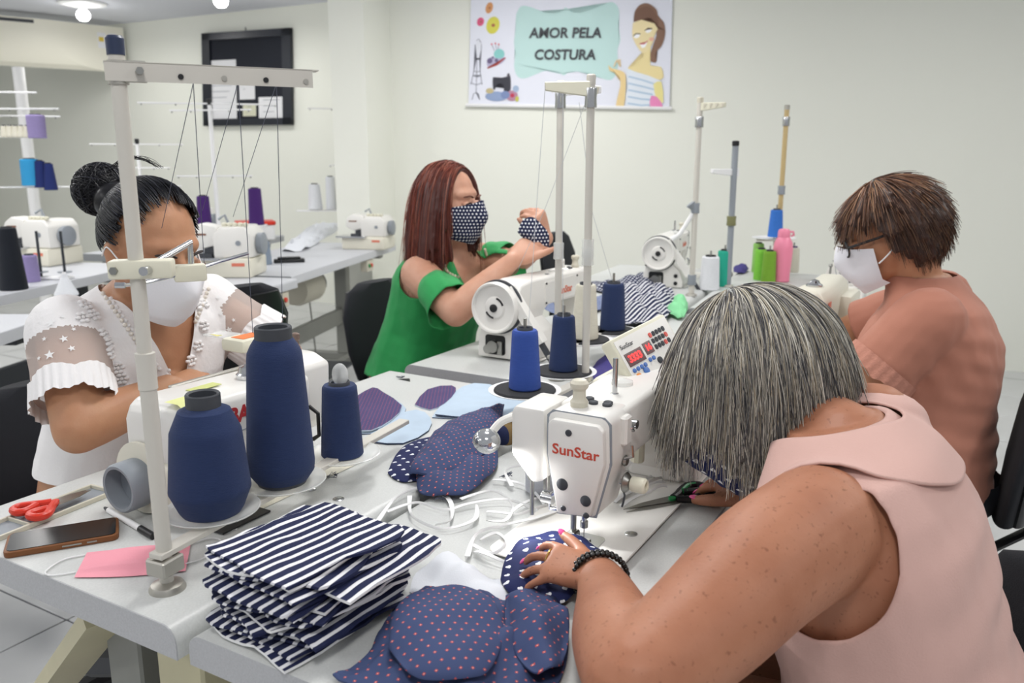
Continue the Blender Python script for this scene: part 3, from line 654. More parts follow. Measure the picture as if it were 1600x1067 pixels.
for r in range(3):
    for k in range(5): pobj('key', B().prism(rrect(.026+k*.0088-.0032, .026+k*.0088+.0032, .018-r*.0105-.0042, .018-r*.0105+.0042, .003, 3), .0046, .006, 'z'), 'darkgrey' if (r+k) % 5 else 'redplastic', case)
pobj('bracket', B().box(-.05, -.03, -.075, -.04, -.018, -.006, .002, 1), 'dullsteel', pn)
obj('mount_post', B().tube([(0, 0, -.03), (.0, .02, -.12), (.0, .03, -.2)], .012, 10), 'ivory', pn)
# third table machine (red-haired person)
pw = lw(2.40, -1.165)
m3 = lockstitch('white sewing machine with hand wheel facing out, used by the person in green', pw, RA, sc=1.06)
obj('carry_handle', B().tube([(.06, 0, .2), (.06, 0, .222), (.1, 0, .222), (.1, 0, .2)], .005, 8), 'white_en', m3)
m5 = lockstitch('white sewing machine with hand wheel on the far table by the teal cone', onz(1058, 428, TZ) , A66 + PI + .05, sc=1.06)
m6 = lockstitch('white sewing machine seen head on past the bespectacled person', onz(1318, 462, TZ), A66, sc=1.0, wheel=False)
# machine of the person in white lace: red lettering, seen from behind
n1 = lw(1.085, -1.10)
m1 = thing('sewing_machine', 'cream sewing machine with red lettering and yellow note behind the navy cones', 'sewing machine', n1, RA); m1.scale = (.68, 1, 1)
obj('bed', B().prism(rrect(-.085, .43, -.08, .13, .02), 0, .003, 'z', .0015, 1), 'cream_en', m1)
obj('cloth_opening', B().box(.30, .44, .11, .15, .001, .004), 'black', m1)
b = B().prism([(.03, .115), (.2, .118), (.225, .1), (.23, .06), (.42, .06), (.44, .09), (.44, .15), (.425, .172), (.40, .182), (.03, .176)], -.06, .075, 'y', .014, 3)
arm1 = obj('arm', b, 'white_en', m1)
obj('rear_seam', B().box(.06, .435, .0745, .0765, .118, .1195), 'greyplastic', arm1)
obj('column_foot', B().prism([(-.07, .002), (.105, .002), (.105, .04), (.085, .075), (.05, .09), (-.06, .09), (-.072, .05)], .22, .455, 'x', .014, 3), 'cream_en', m1)
obj('head', B().prism([(-.055, .19), (-.055, .08), (-.03, .055), (.03, .055), (.06, .085), (.065, .185), (.03, .2), (-.04, .2)], -.06, .06, 'x', .008, 2), 'white_en', m1)
text('SIRUBA', .036, mat('crimson_ink', '#b3262c', .5), arm1, (.325, .0758, .145), (-1, 0, 0), (0, 0, 1), bold=.0012, shear=.1, sx=1.35)
obj('hand_wheel', B().lathe([(.03, .45), (.0375, .452), (.039, .458), (.039, .505), (.036, .51), (.0315, .509), (.0305, .47), (.002, .468)], 36, (0, -.02, .055), 'x'), 'greyplastic', m1)
obj('wheel_ring', B().lathe([(.05, .44), (.058, .444), (.058, .452), (.04, .454)], 32, (0, -.02, .06), 'x'), 'cream_en', m1)
obj('oil_dome', B().lathe([(.019, .176), (.02, .186), (.016, .189), (.013, .199), (.001, .204)], 24, (.16, .01, 0)), 'chrome', arm1)
obj('spring_knob', B().lathe([(.008, .2), (.0085, .212), (.0055, .215), (.0055, .222), (.0085, .225), (.0085, .235), (.004, .237)], 18, (-.02, .01, 0)), mat('brown_knob', '#7a665c', .5), m1)
def sheet3(corners, nx=8, ny=8, bend=None):
    b = B(); c = [Vector(q) for q in corners]
    for j in range(ny+1):
        for i in range(nx+1):
            u, v = i/nx, j/ny; p = (c[0]*(1-u)+c[1]*u)*(1-v) + (c[3]*(1-u)+c[2]*u)*v
            b.v.append(tuple(p + (bend(u, v) if bend else Vector())))
    b.f = [(j*(nx+1)+i, j*(nx+1)+i+1, (j+1)*(nx+1)+i+1, (j+1)*(nx+1)+i) for j in range(ny) for i in range(nx)]
    return b
nt_ = B()
path = [(.03, .186), (.06, .186), (.072, .18), (.0785, .168), (.079, .14), (.083, .12)]
for i, (y, z) in enumerate(path): nt_.v += [(.355, y, z), (.425 if i < 4 else .42, y, z)]
nt_.f = [(2*i, 2*i+1, 2*i+3, 2*i+2) for i in range(len(path)-1)]
obj('sticky_note', nt_, 'yellownote', m1)
obj('label_strip', B().box(.24, .32, -.01, .012, .1815, .1825), mat('lime_label', '#cfd487', .6), arm1)
hd = obj('guard_head', B().box(-.045, .02, -.1, -.04, .2, .225, .008, 2), 'ivory', m1)
hd.data.transform(Matrix.Translation((.05, -.02, .0)))
obj('orange_label', B().box(-.02, .03+.025, -.102+.0, -.07, .2252, .226), 'orange', hd)
obj('eye_shield', B().box(-.005, .06, -.175, -.115, .222, .224), 'clear', m1)
obj('shield_mark', sheet3([(.04, -.135, .2245), (.058, -.135, .2245), (.049, -.165, .2245), (.049, -.165, .2245)], 2, 2), mat('yellow_mark', '#d9d070', .5), m1)
obj('head_rail', B().box(.0, .3, -.072, -.062, .162, .178, .002, 1), 'dullsteel', m1)
obj('rear_lever', B().tube([(.05, .08, .12), (.05, .1, .11), (.05, .1, .07), (.05, .085, .06)], .004, 8), 'black', m1)
for x, z in ((.30, .03), (.3, .05), (.34, .025)): obj('cover_screw', B().cyl((x, .1, z), (x, .108, z), .0045, n=12), 'brown', m1)
# machine of the person in salmon
n4 = ony(1262, 500, 2.28); n4.z = TZ
m4 = thing('sewing_machine', 'cream machine with chrome dome and grey knob before the person in salmon', 'sewing machine', n4, A60)
obj('bed', B().prism(rrect(-.1, .4, -.09, .12, .02), 0, .01, 'z', .002, 1), 'cream_en', m4)
a4 = obj('arm', B().prism([(-.045, .07), (-.05, .17), (-.03, .195), (.03, .195), (.052, .17), (.052, .07)], -.04, .36, 'x', .012, 3), 'cream_en', m4)
obj('column', B().box(.22, .4, -.08, .1, .01, .15, .012, 2), 'cream_en', m4)
obj('oil_dome', B().lathe([(.022, .193), (.023, .2), (.015, .205), (.012, .212), (.001, .216)], 24, (.06, 0, 0)), 'chrome', a4)
obj('wire_loop', B().tube([(-.045, -.01, .1), (-.06, -.01, .12), (-.06, -.01, .15), (-.05, .03, .15), (-.05, .03, .1)], .004, 8), 'black', m4)
obj('tension_knob', B().lathe([(.018, 0), (.026, .004), (.027, .03), (.02, .034)], 22, (-.03, -.09, .085), 'y').cyl((-.03, -.09, .085), (-.03, -.05, .085), .008), 'darkgrey', m4)
obj('needle_bar', B().cyl((-.03, -.02, .08), (-.03, -.02, .012), .006), 'steel', m4)
obj('warning_label', B().box(.0, .04, -.0525, -.0512, .12, .16), 'pinkred', a4)
obj('small_label', B().box(-.0415, -.0405, -.03, -.015, .085, .11), mat('amber_label', '#e3b52a', .5), a4)
obj('work_plate', B().prism(rrect(-.26, -.11, -.19, -.03, .012), .006, .014, 'z', .001, 1), 'white', m4)
# sergers
def serger(label, p, rz, sc=1):
    t = thing('serger', label, 'sewing machine', p, rz, 'sergers on the background tables'); t.scale = (sc,)*3
    obj('base', B().box(-.16, .16, -.1, .14, 0, .09, .012, 2), 'cream_en', t)
    obj('cloth_plate', B().box(-.19, .03, -.135, .02, .085, .096, .004, 1), 'chrome', t)
    bo = obj('housing', B().prism([(-.02, .09), (.16, .09), (.16, .2), (.13, .235), (.02, .235), (-.02, .2)], -.08, .13, 'y', .012, 2), 'white_en', t)
    obj('head', B().prism([(-.14, .16), (-.13, .22), (-.08, .25), (.0, .235), (.0, .15), (-.08, .13)], -.07, .03, 'y', .01, 2), 'white_en', t)
    obj('brand_strip', B().box(-.11, -.05, -.072, -.069, .195, .203), 'wood', t)
    obj('looper_parts', B().box(-.07, -.02, -.06, .0, .095, .14, .004, 1).cyl((-.06, -.03, .1), (-.05, -.03, .17), .008).cyl((-.02, -.05, .1), (-.03, -.05, .16), .007).box(-.1, -.03, -.07, -.05, .095, .11), 'darkgrey', t)
    for k in range(5): obj('tension_dial', B().lathe([(.009, 0), (.012, .003), (.012, .014), (.006, .018)], 14, (.03+k*.025, -.05, .235)), 'ivory', bo)
    obj('maker_plate', B().cyl((.1, -.081, .16), (.1, -.084, .16), .012, n=16), 'greyplastic', bo)
    obj('warning_label', B().box(.07, .13, -.1015, -.0995, .055, .07), 'pinkred', t)
    obj('hand_wheel', B().lathe([(.03, .16), (.05, .163), (.052, .19), (.04, .195)], 26, (0, .02, .15), 'x'), 'greyplastic', t)
    obj('tall_lever', B().tube([(.02, .05, .23), (.0, .05, .28), (-.03, .04, .26)], .007, 8), 'greyplastic', t)
    return t
sg1 = serger('white serger with a steel cloth plate on the table behind the person in lace', onz(352, 430, TZ), r8 - 1.35, 1.0)
sg2 = serger('small white serger at the far end of the grey table by the pillar', onz(575, 388, TZ), r7 - 1.6, .85)
sg3 = serger('white serger behind the tall black thread cone', onz(62, 412, TZ), r10 - 1.7, 1.0)
sg4 = serger('pale serger near the notice board wall beyond the big serger', Vector((-2.05, 5.3, TZ)), r11 - 1.5, 1.0)
# four-thread racks behind the sergers
def rack(label, p, H, a, plates, arms, group='thread racks at the back', m='white'):
    t = thing('thread_rack', label, 'thread rack', p, 0, group)
    obj('pole', B().cyl((0, 0, 0), (0, 0, H), .011), m, t); obj('cap', B().lathe([(.013, H-.03), (.014, H), (.008, H+.004)], 16), 'black', t)
    obj('base_flange', B().lathe([(.035, 0), (.035, .006), (.013, .01)], 20), 'dullsteel', t)
    for z, ln, th in arms:
        R = Matrix.Rotation(a+th, 4, 'Z')
        obj('guide_arm', B().box(-ln, ln, -.009, .009, z-.004, z+.004, .001, 1, R), m, t)
        for k in (-1, -.5, .5, 1): obj('guide_eye', B().cyl(R @ Vector((k*ln*.95, 0, z-.012)), R @ Vector((k*ln*.95, 0, z)), .004), 'steel', t)
    for z, xs in plates:
        R = Matrix.Rotation(a, 4, 'Z')
        obj('cone_shelf', B().box(min(xs)-.06, max(xs)+.06, -.05, .05, z-.006, z, .004, 1, R), m, t)
    return t
def lcone(px, py, Yd, rb, rt, h, m, lab, **k): return cone(lab, ony(px, py, Yd), rb, rt, h, m, core='black', **k)
r1 = onz(345, 402, TZ); zz = lambda py, Yd: ony(345, py, Yd).z - TZ
zs1 = ony(345, 352, r1.y).z - TZ
rk1 = rack('white thread rack with long cross arms rising in front of the notice board', r1, zz(155, r1.y), .15, ((zs1, (-.22, .2)),), ((zz(162, r1.y), .36, .1), (zz(172, r1.y), .24, -.35), (zz(275, r1.y), .2, 0)))
for px, rb, rt, h, m_, lab in ((402, .042, .034, .2, 'purple', 'tall purple thread cone on the rack in front of the notice board'), (325, .04, .032, .16, 'purple', 'shorter purple thread cone beside the rack pole'), (291, .045, .038, .15, 'cream', 'off-white thread cone behind the head of the person in lace')):
    xx = (px-345)/FPX*r1.y*1.0; cone(lab, r1 + Vector((xx, xx*math.tan(.15), zs1+.001)), rb, rt, h, m_, core='black')
lcone(415, 413, onz(415, 413, TZ).y, .034, .026, .12, 'greyblue', 'grey blue thread cone standing on the white-rimmed table')
lcone(398, 400, onz(398, 398, TZ).y, .03, .028, .12, 'greyblue', 'dark grey blue thread cone under the rack shelf')
r2 = onz(560, 372, TZ)
rk2 = rack('slim thread rack beside the pillar with white cones', r2, ony(570, 165, r2.y).z-TZ, .1, ((ony(545, 328, r2.y).z-TZ, (-.35, -.05)),), ((ony(570, 170, r2.y).z-TZ, .3, .06), (ony(570, 258, r2.y).z-TZ, .18, .3)))
for px, py, rb, rt, h, lab in ((493, 326, .05, .036, .17, 'short white thread cone at the outer end of the pillar-side shelf'), (518, 320, .036, .03, .22, 'slender white thread cone with dark tip on the pillar-side shelf'), (557, 318, .056, .045, .3, 'large white thread cone beside the slim rack pole')):
    lcone(px, 327, r2.y, rb, rt, h, 'white', lab)
r3 = onz(30, 400, TZ)
rk3 = rack('white two-level thread rack holding the light blue cone', Vector((-2.9, 4.6, TZ)), ony(20, 150, 4.6).z-TZ, .2, ((ony(20, 213, 4.6).z-TZ, (-.35, .25)), (ony(60, 292, 4.6).z-TZ, (-.05, .42))), ((ony(20, 143, 4.6).z-TZ, .36, 0), (ony(20, 170, 4.6).z-TZ, .5, -.2), (ony(20, 180, 4.6).z-TZ, .45, .15)))
for px, py, rb, rt, h, m_, lab in ((50, 290, .048, .045, .14, 'sky', 'light blue thread cone on the two-level rack'), (66, 293, .036, .026, .14, 'darkblue', 'navy thread cone beside the light blue cone'), (80, 297, .034, .022, .14, 'darkblue', 'slim navy thread cone at the end of the two-level rack shelf'), (59, 216, .045, .045, .12, 'lilac', 'pale lilac thread cone on the top shelf of the two-level rack')):
    lcone(px, py, 4.6, rb, rt, h, m_, lab)
for k in range(5): cone('small off-white thread cone in a row on the two-level rack', ony(8 + k*9, 215, 4.6), .022, .015, .06, 'cream', group='row of small cones on the upper shelf')
cone('tall black thread cone beside the lilac cone on a grey table', onz(22, 452, TZ), .055, .036, .26, 'black', core='black')
cone('lilac thread cone beside the tall black cone', onz(50, 440, TZ), .036, .032, .12, 'lilac')
cone('little white pointed thread cone near the black cone', onz(104, 462, TZ), .045, .012, .09, 'white', core='white')
hp_ = onz(84, 436, TZ)
hd_ = thing('cone_holder', 'low cone holder with thin dark rods next to the lilac cone', 'cone holder', hp_)
obj('holder_base', B().box(-.08, .08, -.035, .035, 0, .012, .004, 1), 'white', hd_)
for x_ in (-.055, .055):
    obj('holder_rod', B().cyl((x_, 0, .01), (x_, 0, .22), .006), 'dark_steel', hd_)
    obj('holder_plate', B().lathe([(.006, .03), (.03, .031), (.032, .035), (.006, .034)], 24, (x_, 0, 0)), 'greyplastic', hd_)
r4 = Vector((-2.0, 5.6, TZ))
rk4 = rack('faint pale thread rack with thin arms near the notice board wall', ony(224, 330, 5.6).xyz*1, ony(224, 168, 5.6).z - ony(224, 330, 5.6).z, .3, ((ony(224, 335, 5.6).z - ony(224, 330, 5.6).z + .03, (-.1, .1)),), ((.63, .28, .1), (.48, .2, -.3), (.36, .25, 0)))
rk4.location.z = TZ; 
# ------------------------------------------------------------------ wall things
wp = pC + nb*.012
bc_ = [hit_plane(736, -4, wp, nb), hit_plane(1051, -9, wp, nb), hit_plane(1046, 168, wp, nb), hit_plane(732, 163, wp, nb)]
bo_ = (bc_[0]+bc_[2])/2
ban = thing('wall_banner', 'white fabric banner with sewing drawings and the words AMOR PELA COSTURA', 'banner', bo_)
def bp(cx, cy, off=.0):
    u, v = (cx-160)/1320, cy/690
    return (bc_[0]*(1-u)+bc_[1]*u)*(1-v) + (bc_[3]*(1-u)+bc_[2]*u)*v + nb*off - bo_
sh = B(); sh.loft([[bp(160, 0, .0), bp(1480, 0, 0), bp(1480, 690, 0), bp(160, 690, 0)], [bp(160, 0, .004), bp(1480, 0, .004), bp(1480, 690, .004), bp(160, 690, .004)]])
obj('banner_sheet', sh, mat('banner_cloth', '#e9ebf6', .7), ban, smooth=False)
for y in (0, 696): obj('rod', B().tube([bp(145, y, .006), bp(1495, y, .006)], .012, 12), 'white', ban)
BM = {}
def bmat(h):
    if h not in BM: BM[h] = mat('print_' + h[1:], h, .7)
    return BM[h]
LAY = [0]
def flat(name, pts, h, smoothn=0, par=None):
    if smoothn: pts = [(p.x, p.y) for p in spline([(x, y, 0) for x, y in pts + pts[:1]], smoothn)][:-1]
    LAY[0] += 1; o = .0045 + LAY[0]*.00012
    n = len(pts); b = B(); b.v = [tuple(bp(x, y, o)) for x, y in pts] + [tuple(bp(x, y, .004)) for x, y in pts]
    bm = bmesh.new(); vs = [bm.verts.new(v) for v in b.v[:n]]
    f = bm.faces.new(vs); bmesh.ops.triangulate(bm, faces=[f]); q = B(); q.bm(bm)
    return obj(name, q, bmat(h), ban, smooth=False)
def circ(x, y, rx, ry=None, n=18, rot=0):
    ry = ry or rx; return [(x+rx*math.cos(t)*math.cos(rot)-ry*math.sin(t)*math.sin(rot), y+rx*math.cos(t)*math.sin(rot)+ry*math.sin(t)*math.cos(rot)) for t in [2*PI*k/n for k in range(n)]]
def stroke(name, pts, h, w=3):
    L = []; R_ = []; P_ = [Vector((x, y)) for x, y in pts]
    for i, p in enumerate(P_):
        t = (P_[min(i+1, len(P_)-1)]-P_[max(i-1, 0)]).normalized(); nn_ = Vector((-t.y, t.x))*w
        L.append(tuple(p+nn_)); R_.append(tuple(p-nn_))
    return flat(name, L + R_[::-1], h)
flat('title_panel', [(470, 110), (500, 62), (560, 65), (680, 105), (760, 100), (797, 72), (840, 100), (930, 100), (1060, 48), (1115, 50), (1145, 100), (1140, 180), (1156, 270), (1140, 340), (1146, 440), (1120, 510), (1070, 520), (960, 480), (840, 470), (797, 495), (750, 470), (660, 470), (545, 515), (490, 505), (465, 440), (472, 350), (460, 280), (472, 200)], '#c4e3e0', 5)
ur = (bp(1000, 300) - bp(600, 300)).normalized(); uu = (bp(800, 100) - bp(800, 400)).normalized()
sc_ = (bp(1000, 300) - bp(600, 300)).length/400
for tx, y, wd in (('AMOR PELA', 232, 470), ('COSTURA', 368, 390)):
    me = text_mesh(tx, 84*sc_, .0002, .12, 1.12, bold=.0012); 
    text(tx, 88*sc_, 'darkgrey', ban, bp(797, y, .012), ur, uu, shear=.1, bold=.0022, sx=1.0)
for x, y, rx, ry, h in ((287, 68, 24, 36, '#d89a66'), (230, 155, 24, 28, '#dd5f86'), (315, 178, 44, 56, '#dbd65a')):
    flat('button', circ(x, y, rx, ry, rot=.3), h); flat('button_holes', circ(x+2, y, rx*.3, ry*.2, 8), '#b06a50')
# dress form
flat('dress_form', [(205, 285), (225, 270), (238, 290), (240, 330), (232, 380), (205, 380), (196, 330)], '#e3e5ee', 3)
for pts in ([(197, 300), (196, 335), (210, 385), (192, 470), (175, 560)], [(240, 300), (240, 335), (228, 385), (235, 470), (250, 560)], [(190, 470), (215, 478), (238, 470)], [(184, 500), (215, 510), (244, 500)], [(172, 548), (212, 562), (252, 548)], [(212, 385), (212, 620)], [(185, 660), (195, 620), (212, 612), (228, 620), (238, 660)], [(205, 275), (222, 265), (238, 290)]): stroke('wire_line', pts, '#8b8d99', 2.2)
flat('waist_band', [(205, 388), (232, 388), (232, 398), (205, 398)], '#55565f')
# pin cushion and shoe
flat('pin_cushion', circ(362, 362, 36, 34), '#8fd0cd'); flat('shoe', [(280, 400), (310, 380), (360, 390), (405, 382), (380, 420), (300, 445), (282, 430)], '#b9b3cf', 3); stroke('sole', [(285, 452), (345, 432), (405, 385)], '#b04f4a', 4)
for p in ([(330, 340), (310, 300)], [(345, 335), (335, 292)], [(355, 332), (358, 300)]): stroke('pin', p, '#9aa0ac', 2)
for x, y in ((310, 298), (335, 294), (358, 300)): flat('pin_head', circ(x, y, 6), '#d86f80')
for x, y, r in ((300, 405, 18), (345, 402, 12), (320, 384, 8)): flat('shoe_flower', circ(x, y, r), '#6f6488')
# little black machine with flowers
flat('machine_drawing', [(325, 510), (350, 520), (420, 505), (440, 500), (446, 560), (440, 602), (400, 602), (402, 560), (370, 550), (348, 560), (340, 590), (328, 585), (322, 540)], '#3c3c46', 2)
flat('machine_wheel', circ(428, 498, 9, 14), '#5a5560')
for x, y, rx, ry, h in ((350, 635, 75, 32, '#93a5c8'), (305, 600, 26, 18, '#c7b98e'), (455, 630, 40, 34, '#b98aa0'), (480, 585, 20, 22, '#a9bcd6'), (410, 625, 30, 26, '#7f90bb'), (458, 628, 14, 14, '#c03f58'), (490, 650, 12, 18, '#c8c65c')): flat('flower_patch', circ(x, y, rx, ry), h)
# drawn woman
flat('drawn_hair', [(1240, 150), (1245, 100), (1280, 60), (1330, 55), (1380, 90), (1395, 135), (1430, 170), (1440, 240), (1420, 310), (1375, 360), (1390, 385), (1385, 412), (1355, 405), (1348, 370), (1368, 300), (1385, 230), (1340, 140)], '#8a6a58', 4)
flat('drawn_neck', [(1300, 340), (1350, 310), (1352, 430), (1420, 440), (1420, 520), (1210, 450), (1280, 425)], '#f1dfa6', 3)
flat('drawn_face', [(1235, 170), (1290, 150), (1340, 138), (1380, 190), (1392, 210), (1375, 240), (1360, 300), (1320, 350), (1290, 345), (1250, 290), (1232, 240)], '#f3e2b2', 4)
flat('drawn_fringe', [(1238, 165), (1250, 100), (1330, 70), (1390, 140), (1392, 190), (1345, 138), (1290, 152)], '#7c5c4c', 3)
for x, y in ((1262, 250), (1335, 218)): flat('drawn_eye', circ(x, y, 20, 13, rot=-.4), '#ffffff'); stroke('drawn_lash', [(x-22, y), (x-4, y-14), (x+22, y-12)], '#4a3a35', 3)
flat('drawn_cheek', circ(1355, 270, 16, 12), '#f0b9a0'); flat('drawn_smile', [(1282, 300), (1310, 300), (1330, 282), (1318, 318), (1296, 325)], '#ffffff'); stroke('drawn_lip', [(1280, 298), (1308, 300), (1332, 280)], '#d9787c', 3)
flat('drawn_dress', [(1195, 445), (1260, 470), (1420, 525), (1405, 600), (1340, 690), (1205, 690), (1212, 560)], '#e6edf6', 2)
for k in range(5): stroke('dress_stripe', [(1215, 500+k*42), (1300, 520+k*40), (1390-k*8, 548+k*32)], '#b5cbe0', 5)
flat('drawn_arm', [(1085, 430), (1110, 450), (1180, 470), (1200, 520), (1190, 690), (1140, 690), (1165, 560), (1150, 490), (1095, 465)], '#eed39a', 3); flat('drawn_arm', [(1375, 545), (1425, 530), (1440, 660), (1395, 640)], '#efe39a', 2)
stroke('drawn_ring', [(1120, 440), (1135, 402), (1158, 395), (1162, 440)], '#e8d0a8', 4)
flat('pink_bag', [(1362, 620), (1400, 625), (1440, 690), (1358, 692)], '#ee8fc0', 2)
# notice board
wq = pc + nl*.012
nb_c = [hit_plane(319, 53, wq, nl), hit_plane(457, 44, wq, nl), hit_plane(459, 195, wq, nl), hit_plane(322, 197, wq, nl)]
no = (nb_c[0]+nb_c[2])/2; brd = thing('notice_board', 'black framed notice board pinned with white papers on the back wall', 'notice board', no)
def npnt(u, v, off=0): return (nb_c[0]*(1-u)+nb_c[1]*u)*(1-v) + (nb_c[3]*(1-u)+nb_c[2]*u)*v + nl*off - no
def nquad(u0, u1, v0, v1, o0, o1): return B().loft([[npnt(u0, v0, o), npnt(u1, v0, o), npnt(u1, v1, o), npnt(u0, v1, o)] for o in (o0, o1)])
obj('felt', nquad(.02, .98, .02, .98, 0, .01), mat('dark_felt', '#22252e', .95), brd, smooth=False)
fm = mat('black_frame', '#20242e', .3)
for q in ((0, 1, 0, .075), (0, 1, .925, 1), (0, .09, 0, 1), (.91, 1, 0, 1)): obj('frame_rail', nquad(*q, 0, .035), fm, brd, smooth=False)
for q in ((.04, .38, .29, .93), (.41, .59, .39, .72), (.45, .6, .78, .9), (.63, .91, .7, .935)): 
    o = obj('notice', nquad(*q, .0125, .0135), 'paper' if q[0] != .45 else mat('cream_paper', '#d9d8c0', .8), brd, smooth=False)
    n_ = 8 if q[0] == .04 else 3
    for k in range(n_):
        v = q[2] + (q[3]-q[2])*(.12 + .8*k/n_); obj('print_line', nquad(q[0]+.05, q[1]-.05-.03*(k % 3), v, v+.006, .0137, .0139), 'greyplastic', o, smooth=False)
obj('hanger', B().tube([npnt(.49, -.0, .005), npnt(.49, -.04, .005)], .004, 6), 'black', brd)
# air conditioner
acA = ony(66, 48, 8.0); acB = ony(192, 45, 8.55); acd = (acB-acA); acd.z = 0; acl = acd.length; acd.normalize()
aco = Vector((acA.x, acA.y, CEIL-.02)); acn = Vector((-.80, -.62, 0)).normalized()
act = thing('air_conditioner', 'cream ceiling air conditioner with dark outlet slots and energy labels', 'air conditioner', aco)
pr = [(0, -.03), (.0, -.08), (.06, -.17), (.2, -.27), (.45, -.34), (.75, -.37), (1.0, -.36), (1.0, -.03)]
prof = [(u*acl, z*1.22) for u, z in pr]
obj('casing', B().loft([[acd*u + acn*s + Vector((0, 0, z)) for u, z in prof] for s in (0, 1.0)]), mat('ac_cream', '#ece9da', .45), act, ang=.4)
for z0, z1, u0 in ((-.05, -.095, -.006), (-.13, -.17, .02)):
    obj('outlet_slot', B().loft([[acd*(u0-.004) + acn*s + Vector((0, 0, z0)), acd*(u0+.012) + acn*s + Vector((0, 0, z1)), acd*(u0+.03) + acn*s + Vector((0, 0, z1)), acd*(u0+.03) + acn*s + Vector((0, 0, z0))] for s in (.06, .95)]), 'darkgrey', act, smooth=False)
for k in range(2):
    lb = obj('energy_label', B().loft([[acd*(acl*u) + acn*s + Vector((0, 0, z)) for u, z in ((.66+k*.14, -.1), (.76+k*.14, -.1), (.76+k*.14, -.24), (.66+k*.14, -.24))] for s in (-.004, .002)]), 'paper', act, smooth=False)
    obj('label_mark', B().loft([[acd*(acl*u) + acn*s + Vector((0, 0, z)) for u, z in ((.67+k*.14, -.14), (.73+k*.14, -.14), (.73+k*.14, -.18), (.67+k*.14, -.18))] for s in (-.006, -.003)]), mat('label_yellow%d' % k, '#e3c84f', .6), lb, smooth=False)
pipe = [ony(28, 105, 7.2), ony(34, 150, 7.2), ony(41, 200, 7.2), ony(48, 262, 7.2)]; pipe = [Vector((pipe[0].x, 7.2, p.z)) for p in pipe] + [Vector((pipe[0].x, 7.2, 0))]
obj('wall_duct', B().tube(pipe, .045, 12), 'white', label='white vertical duct below the air conditioner', cat='duct')
# ------------------------------------------------------------------ chairs
def chair(label, p, rz, sh=.46, bh=.86, group=None, br=.3):
    """local +y = direction the sitter faces"""
    t = thing('office_chair', label, 'chair', (p[0], p[1], 0), rz, 'black office chairs')
    obj('seat', B().prism(rrect(-.22, .22, -.2, .22, .09, 5), sh-.07, sh, 'z', .022, 3), 'chairfab', t)
    b = B(); rings = []
    for z, w, y in ((bh-.34, .10, -.235), (bh-.32, .15, -.24), (bh-.22, .19, -.25), (bh-.1, .195, -.265), (bh-.02, .15, -.278), (bh+.005, .09, -.28)):
        rings.append([Vector((w*math.cos(a), y + .028*math.sin(a) + .25*(w*math.cos(a))**2, z)) for a in [2*PI*k/28 for k in range(28)]])
    b.loft(rings); bk = obj('backrest', b, 'chairfab', t, ang=1.2)
    obj('backrest_shell', B().loft([[Vector((p_.x*.9, p_.y*1 - .02, p_.z)) for p_ in R] for R in rings[1:-1]]), 'black', bk)
    obj('back_support', B().tube([(0, .0, sh-.08), (0, -.2, sh-.08), (0, -.29, sh), (0, -.29, bh-.2)], .02, 8, flat=.6), 'black', t)
    obj('gas_column', B().cyl((0, 0, .12), (0, 0, sh-.07), .025), 'black', t); obj('bellows', B().lathe([(.035 + .006*(k % 2), .16+.012*k) for k in range(14)], 20), 'black', t)
    for k in range(5):
        a = 2*PI*k/5 + br; d = Vector((math.cos(a), math.sin(a), 0))
        f = obj('base_arm', B().tube([d*.03 + Vector((0, 0, .13)), d*.28 + Vector((0, 0, .085))], [.026, .018], 8), 'black', t)
        s = Vector((-d.y, d.x, 0))*.016; obj('caster', B().cyl(d*.28 + Vector((0, 0, .03)) - s, d*.28 + Vector((0, 0, .03)) + s, .03, n=18), 'darkgrey', f)
    return t
RL, RR = math.atan2(Wv.y, Wv.x) - PI/2, math.atan2(-Wv.y, -Wv.x) - PI/2
